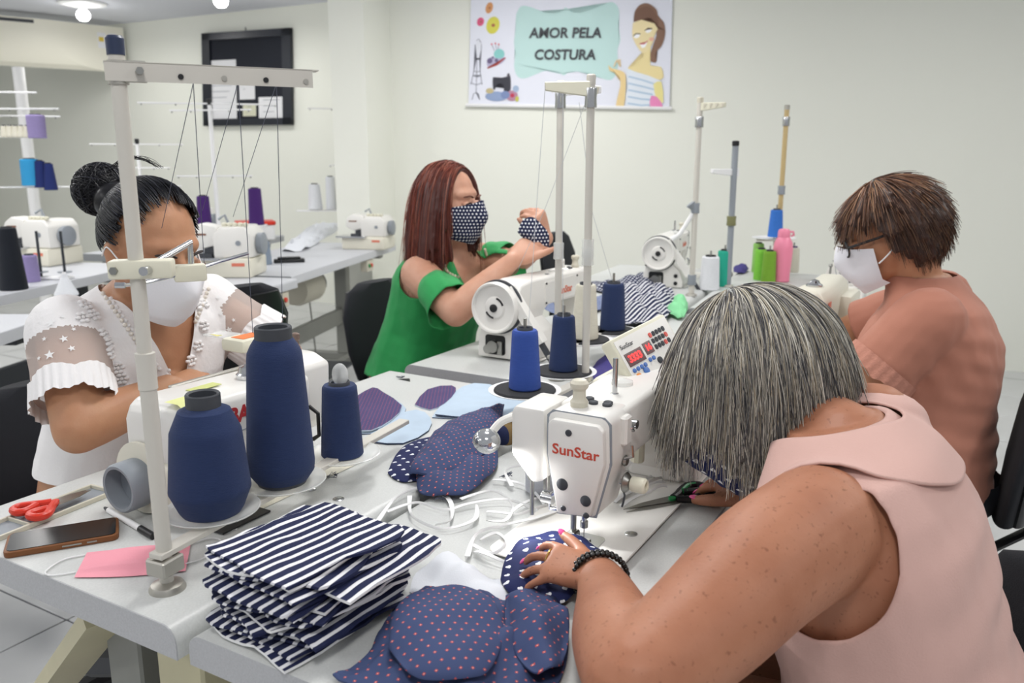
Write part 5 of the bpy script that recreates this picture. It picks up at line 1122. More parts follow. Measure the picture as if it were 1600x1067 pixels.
def torso(b, J, lat, f, inf=0, size=1.0, top=True):
    """rings up the spine from pelvis to neck"""
    P, S, N = J['pelvis'], J['mid'], J['neck']
    W_ = P.lerp(S, .42) + f*J.get('belly', -.0); ch = P.lerp(S, .8)
    ax = (S-P).normalized()
    def fr(v): return (f - ax*f.dot(ax)).normalized()
    ff = fr(f); w = J['sw']
    spec = [(P - ax*.09, .15, .11), (P - ax*.03, .178, .135), (P + ax*.07, .172, .132), (W_, .158, .122), (P.lerp(S, .62), .165, .125), (ch, .172, .122), (P.lerp(S, .92), w*.98, .105), (S + ax*.015, w*.86, .082), (S.lerp(N, .45) + ax*.012, w*.55, .066), (N, .058, .058)]
    b.loft([ering(c, lat, ff, a*size*J.get('wide', 1) + inf, d*size*J.get('deep', 1) + inf) for c, a, d in spec])
    return ff, ax
def strip_faces(me, keep):
    bm = bmesh.new(); bm.from_mesh(me); bm.normal_update()
    dl = [f for f in bm.faces if not keep(f.calc_center_median())]
    bmesh.ops.delete(bm, geom=dl, context='FACES')
    bmesh.ops.delete(bm, geom=[v for v in bm.verts if not v.link_faces], context='VERTS')
    for _ in range(6):
        bd = [v for v in bm.verts if v.is_boundary]; new = {}
        for v in bd:
            nb_ = [e.other_vert(v) for e in v.link_edges if e.is_boundary]
            if len(nb_) == 2: new[v] = v.co*.4 + (nb_[0].co+nb_[1].co)*.3
        for v, c in new.items(): v.co = c
    bm.to_mesh(me); bm.free(); return me
def wrinkle(me, amp, sc=(9, 9, 9), folds=()):
    bm = bmesh.new(); bm.from_mesh(me); bm.normal_update()
    for v in bm.verts:
        c = v.co; n = noise.noise(Vector((c.x*sc[0], c.y*sc[1], c.z*sc[2])))*amp + noise.noise(c*28)*amp*.25
        for (p, dirv, wl, a, rad) in folds:
            dd = (c-p).length
            if dd < rad*2: n += a*math.sin((c-p).dot(dirv)*2*PI/wl)*math.exp(-(dd/rad)**2)
        v.co = c + v.normal*n
    bm.to_mesh(me); bm.free(); return me
def hair_mat(name, rough=.42):
    m = bpy.data.materials.new(name); m.use_nodes = True; nt = m.node_tree; b = nt.nodes['Principled BSDF']
    a = _n(nt, 'ShaderNodeAttribute'); a.attribute_name = 'Col'; nt.links.new(a.outputs['Color'], b.inputs['Base Color']); b.inputs['Roughness'].default_value = rough; b.inputs['Specular IOR Level'].default_value = .4
    return m
def strands(C, R, rad, roots, length, cols, grav=.14, steps=22, layer=(1.0, 1.12), width=.0007, flow=None, seed=1, cutz=None, stiff=.8, wave=0, jit=.05):
    """hair strands leaving root directions on an ellipsoid, sliding over it and falling with gravity"""
    rg = np.random.default_rng(seed); n = len(roots); R = np.array(R); C = np.array(C); rad = np.array(rad)
    d = roots/np.linalg.norm(roots, axis=1, keepdims=True); lay = rg.uniform(*layer, n)[:, None]
    p = d*rad*lay; v = flow(d) if flow is not None else d.copy(); v /= np.linalg.norm(v, axis=1, keepdims=True)+1e-9
    g = (R.T @ np.array([0, 0, -1.0])); ln = rg.uniform(*length, n); ds = (ln/steps)[:, None]
    path = [p.copy()]; wph = rg.uniform(0, 6.28, (n, 1)); jit = rg.normal(0, jit, (n, 3))
    for k in range(steps):
        v = v*stiff + g*grav + jit*.3
        if wave: v = v + wave*np.sin(k*.55+wph)*np.cross(v, g)
        nrm = p/(rad**2); nrm /= np.linalg.norm(nrm, axis=1, keepdims=True)
        inside = np.linalg.norm(p/(rad*lay), axis=1, keepdims=True) < 1.02
        vn = (v*nrm).sum(1, keepdims=True); v = np.where(inside & (vn < 0), v - nrm*vn, v)
        v /= np.linalg.norm(v, axis=1, keepdims=True)+1e-9
        p = p + v*ds; q = np.linalg.norm(p/(rad*lay), axis=1, keepdims=True); p = np.where(q < 1, p/q, p); path.append(p.copy())
    P = np.stack(path, 1) @ R.T + C
    if cutz is not None:  # stop at a height
        pass
    return P, cols
def strand_mesh(P, cols, width, name, mat_, taper=True):
    n, k, _ = P.shape; t = np.gradient(P, axis=1); t /= np.linalg.norm(t, axis=2, keepdims=True)+1e-9
    up = np.array([.3, .2, .93]); a = np.cross(t, up); a /= np.linalg.norm(a, axis=2, keepdims=True)+1e-9; b = np.cross(a, t)
    w = np.broadcast_to(np.asarray(width).reshape(-1, 1, 1), (n, k, 1)) * (np.linspace(1, .35, k).reshape(1, k, 1) if taper else 1)
    V = np.stack([P + (a*math.cos(x) + b*math.sin(x))*w for x in (0, 2.094, 4.189)], 2).reshape(-1, 3)
    i = np.arange(n)[:, None, None]*k*3 + np.arange(k-1)[None, :, None]*3; j = np.arange(3)[None, None, :]; j2 = (j+1) % 3
    F = np.stack([i+j, i+j2, i+3+j2, i+3+j], 3).reshape(-1, 4)
    me = bpy.data.meshes.new(name); me.vertices.add(len(V)); me.vertices.foreach_set('co', V.ravel()); me.loops.add(F.size); me.loops.foreach_set('vertex_index', F.ravel().astype(np.int32))
    me.polygons.add(len(F)); me.polygons.foreach_set('loop_start', np.arange(0, F.size, 4, dtype=np.int32)); me.polygons.foreach_set('use_smooth', np.ones(len(F), dtype=bool)); me.update()
    ca = me.color_attributes.new('Col', 'FLOAT_COLOR', 'POINT'); cc = np.repeat(np.concatenate([cols, np.ones((n, 1))], 1), k*3, axis=0); ca.data.foreach_set('color', cc.ravel().astype(np.float32))
    me.materials.append(mat_); return me
def hair_volume(P, rad, voxel, base, name, mat_, extra=None, cen=None, k=.93):
    b = B()
    if cen is not None: c_ = np.array(cen); P = c_ + (P-c_)*k
    for path in P: b.tube([Vector(q) for q in path[::2]], [rad]*len(path[::2]), 6)
    if extra: extra(b)
    me = fuse(b, voxel, 6, name); me.materials.clear(); me.materials.append(mat_)
    ca = me.color_attributes.new('Col', 'FLOAT_COLOR', 'POINT'); ca.data.foreach_set('color', np.tile(np.array([*base, 1], dtype=np.float32), len(me.vertices))); return me
def roots_on(n, seed, f):
    rg = np.random.default_rng(seed); out = []
    while len(out) < n:
        d = rg.normal(size=3); d /= np.linalg.norm(d)
        if f(d): out.append(d)
    return np.array(out)
def away(c):
    c = np.array(c, float); c /= np.linalg.norm(c)
    def fl(d):
        t = d - (d@c)[:, None]*c - 0; t = d*(d@c)[:, None] - c; t = -t*-1
        t = (d*(d@c)[:, None] - c); return t/(np.linalg.norm(t, axis=1, keepdims=True)+1e-9)*1.0
    return fl
def palette(n, seed, cs, ws, jit=.15):
    rg = np.random.default_rng(seed); cs = np.array([col(c) for c in cs]); i = rg.choice(len(cs), n, p=np.array(ws)/sum(ws)); return np.clip(cs[i]*(1+rg.normal(0, jit, (n, 1))), 0, 1)
def mask_mesh(C, R, s=1.0, z0=.002, z1=-.108, ang=1.25, m=None, pleat=0, puff=0):
    b = B(); nu, nv = 30, 20; uv = []
    for j in range(nv+1):
        v = j/nv; z = z0 + (z1-z0)*v
        for i in range(nu+1):
            u = 2*i/nu-1; th = u*ang; zz = z + (.012*abs(u)**2*(1-2*v))*-1 - (.006*(1-abs(u))**2 if v > .9 else 0)
            nose = math.exp(-((u)/.28)**2)*math.exp(-((v-.32)/.3)**2)*.024
            ch = 1 - .22*v**2
            x = .079*math.sin(th)*ch*(1-.10*v); y = .012 + (.094*math.cos(th)+nose)*(1-.13*v**3) + .004*puff*math.sin(PI*v) - .012*max(0, v-.85)/.15
            if pleat: y += .0025*math.sin(v*PI*pleat*2)*(1-abs(u))
            if v < .12: zz += .010*math.exp(-(u/.3)**2)*(1-v/.12)
            b.v.append(tuple(C + R @ (Vector((x, y, zz))*s))); uv.append((th*.088*s*(1-.15*v), zz*s))
    b.f = [(j*(nu+1)+i, j*(nu+1)+i+1, (j+1)*(nu+1)+i+1, (j+1)*(nu+1)+i) for j in range(nv) for i in range(nu)]
    me = mesh(b, 'mask', True, 1.2); ul = me.uv_layers.new(name='UVMap'); li = np.zeros(len(me.loops), dtype=np.int32); me.loops.foreach_get('vertex_index', li); ul.data.foreach_set('uv', np.array(uv)[li].ravel()); return me
def eyes(par, C, R, s=1, closed=True, browc='#2a211d'):
    lid = mat('eyelid_line', '#33241f', .6) if 'lid' not in M else M['lid']; M['lid'] = lid
    bm_ = mat('eyebrow', browc, .7)
    for x in (-1, 1):
        pts = [(x*.018, .0885, -.004), (x*.026, .0925, -.0065), (x*.034, .0925, -.007), (x*.044, .084, -.003)] if closed else [(x*.018, .09, .0), (x*.026, .0935, .005), (x*.034, .092, .006), (x*.043, .085, .001)]
        e = obj('eyelid', B().ell(C + R @ (Vector((x*.031, .077, .001))*s), (.015*s, .014*s, .0105*s), 16, 10, R), par['skin'], par['root'])
        obj('eyelashes', B().tube(spline([C + R @ (Vector(q)*s) for q in pts], 4), .0022*s, 6), lid, e)
        obj('eyebrow', B().tube(spline([C + R @ (Vector(q)*s) for q in ((x*.014, .0935, .021), (x*.03, .0925, .027), (x*.048, .079, .023))], 4), [.0024*s]+[.0042*s]*7+[.0018*s], 8, flat=.6), bm_, par['root'])
def part(root, name, me, m=None, label=None, solid=0):
    o = obj(name, me, m, root, label, kind='stuff' if name == 'hair' or 'strands' in name else None)
    if solid:
        s = o.modifiers.new('solid', 'SOLIDIFY'); s.thickness = solid; s.offset = -1
    return o
def person(label, skin):
    r = thing('person', label, 'person'); return {'root': r, 'skin': skin}
def finish_body(pd, b, voxel, it=5):
    me = fuse(b, voxel, it); me.materials.clear(); me.materials.append(pd['skin']); return part(pd['root'], 'body', me)
FL, FR = Wv.copy(), -Wv
# ================= person in white lace
def build_white():
    sk = seg_skin('skin_tan', '#c0906f', '#b07d5e'); pd = person('person in a white lace blouse and white mask bending over a machine', sk); root = pd['root']
    f, lat = FL, -Lv       # lat = right-hand side
    J = dict(pelvis=Vector((-.88, 1.79, .58)), mid=Vector((-.765, 1.705, .985)), neck=Vector((-.745, 1.69, 1.055)), sw=.175, wide=1.02)
    SR, SL = J['mid'] + lat*.165, J['mid'] - lat*.165
    ER, WR = ony(122, 672, 1.43), ony(262, 606, 1.58); EL, WL = Vector((-.52, 1.86, .87)), Vector((-.52, 1.66, .865))
    C = ony(240, 392, 1.62); R = frame((.72, -.52, -.42), (.22, -.16, .96)); hs = 1.03
    b = B(); torso(b, J, lat, f); head_solid(b, C, R, hs); chain(b, [J['neck'] - Vector((0, 0, .03)), C + R @ Vector((0, -.03, -.06))], [.056, .052])
    for S, E_, W_ in ((SR, ER, WR), (SL, EL, WL)):
        chain(b, [S - Vector((0, 0, .012)), S.lerp(E_, .5), E_], [.056, .05, .043]); chain(b, [E_, E_.lerp(W_, .4), W_], [.043, .043, .027])
    hand_solid(b, WR, ony(320, 585, 1.66)-WR, (.2, -.1, 1), -1, .92, (.35, .35, .4, .45)); hand_solid(b, WL, Vector((-.1, -.1, -.05)), (0, 0, 1), 1, .92)
    foot_and_legs(b, J, f, lat)
    finish_body(pd, b, .0052)
    # blouse
    wm = mat('white_lace_cloth', '#f0eeee', .85, bump=.5, bscale=120, sheen=.1)
    g = B(); torso(g, J, lat, f, .013); 
    for S, E_ in ((SR, ER), (SL, EL)): chain(g, [S, S.lerp(E_, .3), S.lerp(E_, .75)], [.072, .07, .068])
    me = fuse(g, .006, 4)
    nk = J['neck']; mid = J['mid']
    def keep(c):
        d = c - mid; x, y, z = d.dot(lat), d.dot(f), d.z
        if c.z < .655: return False
        if (c - (nk + Vector((0, 0, .01)))).length < .088: return False
        if y > -.01 and abs(x) < .075*(z + .155)/.19 and z > -.155: return False
        for S, E_ in ((SR, ER), (SL, EL)):
            t = (c-S).dot((E_-S).normalized()); 
            if t > (E_-S).length*.66 and (c-S.lerp(E_, .8)).length < .13 and abs(x) > .13: return False
        if c.z > nk.z + .01: return False
        return True
    strip_faces(me, keep); wrinkle(me, .005)
    sheer = mat('sheer_sleeve', '#e3d3cb', .8, alpha=.55, bump=.3, bscale=200)
    me.materials.clear(); me.materials.append(wm); me.materials.append(sheer)
    for p in me.polygons:
        c = p.center
        for S, E_ in ((SR, ER), (SL, EL)):
            ax = (E_-S).normalized(); t = (c-S).dot(ax)
            if t > .035 and (c-S-ax*t).length < .095 and abs((c-mid).dot(lat)) > .14: p.material_index = 1
    bl = part(root, 'blouse', me, None, 'white lace blouse with sheer star sleeves')
    # lace motifs: stars on sleeves, flowers and pearls along the neckline
    dep = bpy.data.meshes; bvh = mathutils_bvh(me)
    def on_surface(px, py, Yd0=0, off=.002):
        o = Vector((0, 0, CAMH)); d = ray(px, py).normalized(); h = bvh.ray_cast(o, d)
        return (h[0] + h[1]*off*(1 if h[1].dot(d) < 0 else -1), h[1] if h[1].dot(d) < 0 else -h[1]) if h[0] else None
    stars = B(); rr = random.Random(5)
    for px, py, r in [(80, 505, .009), (100, 530, .008), (78, 555, .010), (92, 573, .009), (112, 545, .007), (70, 590, .008), (105, 590, .009), (122, 575, .007), (88, 600, .006), (130, 600, .008), (70, 530, .005), (62, 560, .005), (98, 495, .006), (115, 515, .005), (345, 490, .007), (358, 515, .008), (340, 465, .006), (365, 500, .005), (350, 535, .008)]:
        h = on_surface(px, py, 0)
        if not h: continue
        t = h[1].cross(Vector((0, 0, 1))).normalized(); u = t.cross(h[1]); vs = [h[0]]
        for k in range(10): a = 2*PI*k/10 + rr.random()*.1; q = r*(1 if k % 2 == 0 else .42); vs.append(h[0] + t*q*math.cos(a) + u*q*math.sin(a))
        stars.add(vs, [(0, 1+k, 1+(k+1) % 10) for k in range(10)])
    obj('star_motifs', stars, 'white', bl, smooth=False, kind='stuff')
    pearl = B(); flow = B()
    for (a, c_) in (((153, 432), (252, 577)), ((312, 452), (256, 585))):
        for k in range(22):
            t = k/21; h = on_surface(a[0]+(c_[0]-a[0])*t + (-10 if a[0] < 200 else 14), a[1]+(c_[1]-a[1])*t)
            if h: pearl.ell(h[0], (.0045,)*3, 8, 6)
            h = on_surface(a[0]+(c_[0]-a[0])*t + (-3 if a[0] < 200 else 5), a[1]+(c_[1]-a[1])*t, 0, .001)
            if h: flow.ell(h[0], (.004,)*3, 8, 5)
    for px, py in [(125, 460), (145, 490), (160, 520), (175, 555), (190, 590), (135, 475), (168, 540), (150, 600), (175, 615), (200, 620), (310, 480), (318, 510), (308, 540), (300, 560), (322, 475), (185, 575), (205, 605), (130, 500), (95, 610), (110, 612), (78, 612), (125, 615)]:
        h = on_surface(px + rr.uniform(-4, 4), py + rr.uniform(-4, 4))
        if not h: continue
        t = h[1].cross(Vector((0, 0, 1))).normalized(); u = t.cross(h[1])
        for k in range(6): flow.ell(h[0] + (t*math.cos(k*1.047)+u*math.sin(k*1.047))*.009, (.0055, .0055, .004), 8, 5)
        flow.ell(h[0], (.004,)*3, 8, 5)
    obj('neckline_pearls', pearl, mat('pearl', '#ece6dc', .3), bl, kind='stuff'); obj('lace_flowers', flow, wm, bl, kind='stuff')
    for S, E_ in ((SR, ER), (SL, EL)):
        ax = (E_-S).normalized(); c0 = S.lerp(E_, .56); c1 = S.lerp(E_, .74); o1 = ax.orthogonal().normalized(); o2 = ax.cross(o1); nn = 120
        rings = [[c0.lerp(c1, t) + (o1*math.cos(2*PI*k/nn) + o2*math.sin(2*PI*k/nn))*(.0715+.002*t+.0012*math.sin(k*1.57)*(1+t)) + ax*(.009*abs(math.sin(k*PI*9/nn)) if t == 1 else (-.012*abs(math.sin(k*PI*5/nn)) if t == 0 else 0)) for k in range(nn)] for t in (0, .33, .66, 1)]
        obj('lace_cuff', B().loft(rings, caps=False), wm, bl, ang=1.5)
    # trousers
    g = B(); foot_and_legs(g, J, f, lat, 1.12); g.ell(J['pelvis'] - Vector((0, 0, .03)), (.185, .185, .13)); me = fuse(g, .008, 3); strip_faces(me, lambda c: c.z > .12 and c.z < .68); part(root, 'trousers', me, mat('pink_trousers', '#d9a6a2', .85, bump=.2), None)
    # mask, eyes
    mm = mask_mesh(C, R, hs*1.03, .0, -.112, 1.2, pleat=0, puff=1); mk_ = part(root, 'face_mask', mm, mat('white_cotton', '#e9e9ee', .85, bump=.15, bscale=300))
    for x in (-1, 1): obj('ear_loop', B().tube(spline([C + R @ (Vector(q)*hs) for q in ((x*.074, .045, -.02), (x*.081, .015, .0), (x*.086, -.01, .012), (x*.085, -.025, -.01))], 4), .0014, 6), 'white', mk_)
    eyes(pd, C, R, hs)
    # hair: pulled back to a bun
    hm = hair_mat('black_hair', .35); Cc = C + R @ Vector((0, -.014, .03)); rad = np.array((.083, .101, .101))*hs; RN = np.array(R)
    bun = C + R @ Vector((-.0, -.115, .10)); bun = ony(158, 296, C.y+.10)
    rt = roots_on(2600, 3, lambda d: (d[2] > -.35 and d[1] < .62 and (d[1] < .3 or d[2] > .42) and not (abs(d[0]) > .8 and d[1] > -.1 and d[2] < -.1)))
    bl_ = np.array(R.transposed() @ (bun - Cc)); bl_ /= np.linalg.norm(bl_)
    P = []
    rg = np.random.default_rng(4)
    for d in rt:
        lay = rg.uniform(1.0, 1.05); pts = []
        for t in np.linspace(0, 1, 12):
            q = d*(1-t) + bl_*t; q /= np.linalg.norm(q); pts.append(q*rad*lay*(1+.015*math.sin(PI*t)))
        P.append(pts)
    P = np.array(P) @ RN.T + np.array(Cc)
    me = strand_mesh(P, palette(len(P), 2, ('#17171c', '#24252d', '#3a3c48'), (5, 3, .8)), .0010, 'hair', hm)
    def ex(b): b.ell(bun, (.05, .045, .047), 18, 12); b.ell(bun.lerp(Cc, .25), (.04, .04, .04))
    vol = hair_volume(P[::9], .005, .006, col('#131317'), 'hair_volume', hm, ex, Cc, .955)
    h = part(root, 'hair', me); part(h, 'hair_volume', vol)
    bs = B(); cs = []; Q = []
    for k in range(420):
        a = rg.uniform(0, 6.28); ax = Vector(rg.normal(size=3)).normalized(); o1 = ax.orthogonal().normalized(); o2 = ax.cross(o1); s_ = rg.uniform(.95, 1.08)
        Q.append([tuple(bun + (o1*math.cos(a+t*2.2)*.052 + o2*math.sin(a+t*2.2)*.05)*s_ + ax*.006*t) for t in np.linspace(0, 1, 12)])
    part(h, 'bun_strands', strand_mesh(np.array(Q), palette(420, 6, ('#17171c', '#2a2b34'), (4, 1)), .0012, 'bun', hm))
    fly = [[tuple(ony(175 + 75*t + 6*math.sin(k), 262 - 14*math.sin(PI*t)*(1+.12*(k % 3)) + rg.uniform(-2, 2), C.y + .06)) for t in np.linspace(0, 1, 12)] for k in range(14)]
    part(h, 'flyaway_strands', strand_mesh(np.array(fly), palette(14, 6, ('#17171c',), (1,)), .0009, 'fly', hm))
    obj('hair_tie', B().tube([bun.lerp(Cc, .42) + (Vector((math.cos(t)*.033, math.sin(t)*.033, 0))) for t in [2*PI*k/16 for k in range(17)]], .004, 6), 'greyplastic', h)
    return root
from mathutils.bvhtree import BVHTree
def mathutils_bvh(me): return BVHTree.FromPolygons([v.co.copy() for v in me.vertices], [tuple(p.vertices) for p in me.polygons])
# ================= person in green
def build_green():
    sk = seg_skin('skin_light', '#d3a48c', '#c28d74'); pd = person('person with long auburn hair in a green cold-shoulder blouse holding a mask', sk); root = pd['root']
    f, lat = FL, -Lv
    SR = ony(655, 424, 2.60); mid = SR + Lv*.165; mid.z = .975
    J = dict(pelvis=Vector((mid.x-.12, mid.y+.06, .58)), mid=mid, neck=mid + Vector((.01, 0, .075)), sw=.17, wide=1.0)
    SL = mid + Lv*.165
    ER, WR = ony(712, 487, 2.42), ony(800, 408, 2.46); EL, WL = ony(800, 412, 2.78), ony(852, 372, 2.62)
    C = ony(703, 317, 2.68); R = frame((.86, -.46, -.16), (.02, -.02, 1)); hs = 1.0
    b = B(); torso(b, J, lat, f); head_solid(b, C, R, hs); chain(b, [J['neck'] - Vector((0, 0, .03)), C + R @ Vector((0, -.025, -.06))], [.055, .05])
    for S, E_, W_ in ((SR, ER, WR), (SL, EL, WL)):
        chain(b, [S - Vector((0, 0, .01)), S.lerp(E_, .5), E_], [.06, .054, .045]); chain(b, [E_, E_.lerp(W_, .4), W_], [.045, .043, .026])
    T1 = hand_solid(b, WR, ony(838, 374, 2.52)-WR, (-.2, -.7, .55), 1, 1.0, (.42, .38, .4, .45), thumb=(.5, -.1))
    T2 = hand_solid(b, WL, ony(842, 338, 2.60)-WL, (.3, -.5, .7), -1, .95, (.9, .9, .95, 1.0))
    foot_and_legs(b, J, f, lat); finish_body(pd, b, .005)
    gm = mat('green_crepe', '#22984f', .75, bump=.3, bscale=160, sheen=.1)
    g = B(); torso(g, J, lat, f, .014)
    for S, E_ in ((SR, ER), (SL, EL)): chain(g, [S.lerp(E_, .5), S.lerp(E_, .75), S.lerp(E_, 1.0) - Vector((0, 0, .025))], [.062, .07, .084])
    me = fuse(g, .006, 4); nk = J['neck']
    def keep(c):
        d = c - mid; x, y, z = d.dot(lat), d.dot(f), d.z
        if c.z < .6: return False
        if (c - nk).length < .085: return False
        if y > -.01 and z > -.12 and abs(x) < .085*min(1, (z + .12)/.1): return False
        if c.z > nk.z: return False
        for S, E_ in ((SR, ER), (SL, EL)):
            if (c - (S + (S-mid).normalized()*.03 + Vector((0, 0, .0)))).length < .082: return False
            ax = (E_-S).normalized(); t = (c-S).dot(ax)
            if t > (E_-S).length*.84 and (c-S-ax*t).length < .12 and abs(x) > .1: return False
        return True
    strip_faces(me, keep); wrinkle(me, .011, (12, 12, 6), [(SR.lerp(ER, .8), Vector((.7, .3, -.2)), .035, .004, .09)])
    bl = part(root, 'blouse', me, gm, 'green cold-shoulder blouse with beaded neckline', .002)
    bvh = mathutils_bvh(me); beads = B()
    for k in range(40):
        for path in (((648, 366), (690, 395), (700, 425), (740, 440)), ((742, 430), (762, 415), (758, 390))):
            pp = spline([(x, y, 0) for x, y in path], 10); q = pp[min(int(k/40*len(pp)), len(pp)-1)]
            h = bvh.ray_cast(Vector((0, 0, CAMH)), ray(q.x, q.y).normalized())
            if h[0]: beads.ell(h[0] - ray(q.x, q.y).normalized()*.003, (.005,)*3, 8, 6)
    obj('neckline_beads', beads, mat('ivory_bead', '#e2dcc0', .35), bl, kind='stuff')
    g = B(); foot_and_legs(g, J, f, lat, 1.12); g.ell(J['pelvis'] - Vector((0, 0, .03)), (.18, .18, .12)); me = fuse(g, .008, 3); strip_faces(me, lambda c: .12 < c.z < .64); part(root, 'trousers', me, mat('dark_jeans', '#252c3d', .85, bump=.2))
    mm = mask_mesh(C, R, hs*1.04, .004, -.114, 1.2, puff=1); part(root, 'face_mask', mm, F_dot2)
    eyes(pd, C, R, hs, False, '#6a4030')
    hm = hair_mat('auburn_hair'); Cc = C + R @ Vector((0, -.014, .028)); rad = np.array((.080, .100, .100))
    rt = roots_on(2900, 8, lambda d: d[2] > -.05 and not (d[1] > .25 and d[2] < .55 and abs(d[0]) < .75) and not (d[1] > .55 and d[2] < .8))
    def fl(d):
        s = np.where(d[:, :1] >= 0, 1., -1.); v = np.concatenate([s*.9, -.25+.2*d[:, 1:2], -.2*np.ones_like(s)], 1); nrm = d/np.array(rad); v = v - d*(v*d).sum(1, keepdims=True); return v
    P, cs = strands(Cc, R, rad, rt, (.22, .36), None, .28, 18, (.97, 1.05), flow=fl, seed=5, stiff=.82, wave=.05)
    # keep hair off the face front
    pal = palette(len(P), 3, ('#7a382b', '#95503c', '#632b22', '#ab6a54', '#4a231e'), (4, 3, 2.5, 1.5, 1.2))
    vol = hair_volume(P[::8], .008, .007, col('#47201a'), 'hair_volume', hm, lambda b: b.ell(Cc + R @ Vector((0, -.012, .012)), (.078, .088, .09), 18, 12, R), Cc, .93)
    h = part(root, 'hair', strand_mesh(P, pal, .0013, 'hair', hm)); part(h, 'hair_volume', vol)
    # the mask in the hands is a thing of its own
    mc = ony(832, 368, 2.53)
    o = B(); 
    hm1 = patch('held_mask', 'small polka dot mask held up in both hands by the person in green', 'mask', [mc + Vector((x, .01*math.sin(x*60), z)) for x, z in ((-.045, .01), (-.03, .045), (.0, .055), (.03, .03), (.05, 0), (.045, -.045), (.01, -.055), (-.01, -.03))], mc.z, F_dot2, px=False, sm=3, nr=6)
    vs = hm1.data.vertices
    n_ = len(vs)
    pts = [(-.045, .01), (-.03, .045), (.0, .055), (.03, .03), (.05, 0), (.045, -.045), (.01, -.055), (-.01, -.03)]
    O = spline([(x, 0, z) for x, z in pts+pts[:1]], 3)[:-1]; n = len(O); Cm = sum(O, Vector())/n; idx = 1; newc = [Cm + Vector((0, -.02, 0))]
    for r in range(1, 7):
        for i in range(n): s = r/6; q = Cm + (O[i]-Cm)*s; newc.append(q + Vector((0, -.02*(1-s*s), 0)))
    newc += [q + Vector((0, .004, 0)) for q in newc]
    for v, q in zip(vs, newc): v.co = mc + q
    ul = hm1.data.uv_layers[0]
    for l in hm1.data.loops: c_ = newc[l.vertex_index]; ul.data[l.index].uv = (c_.x, c_.z)
    hm1.data.update()
    return root
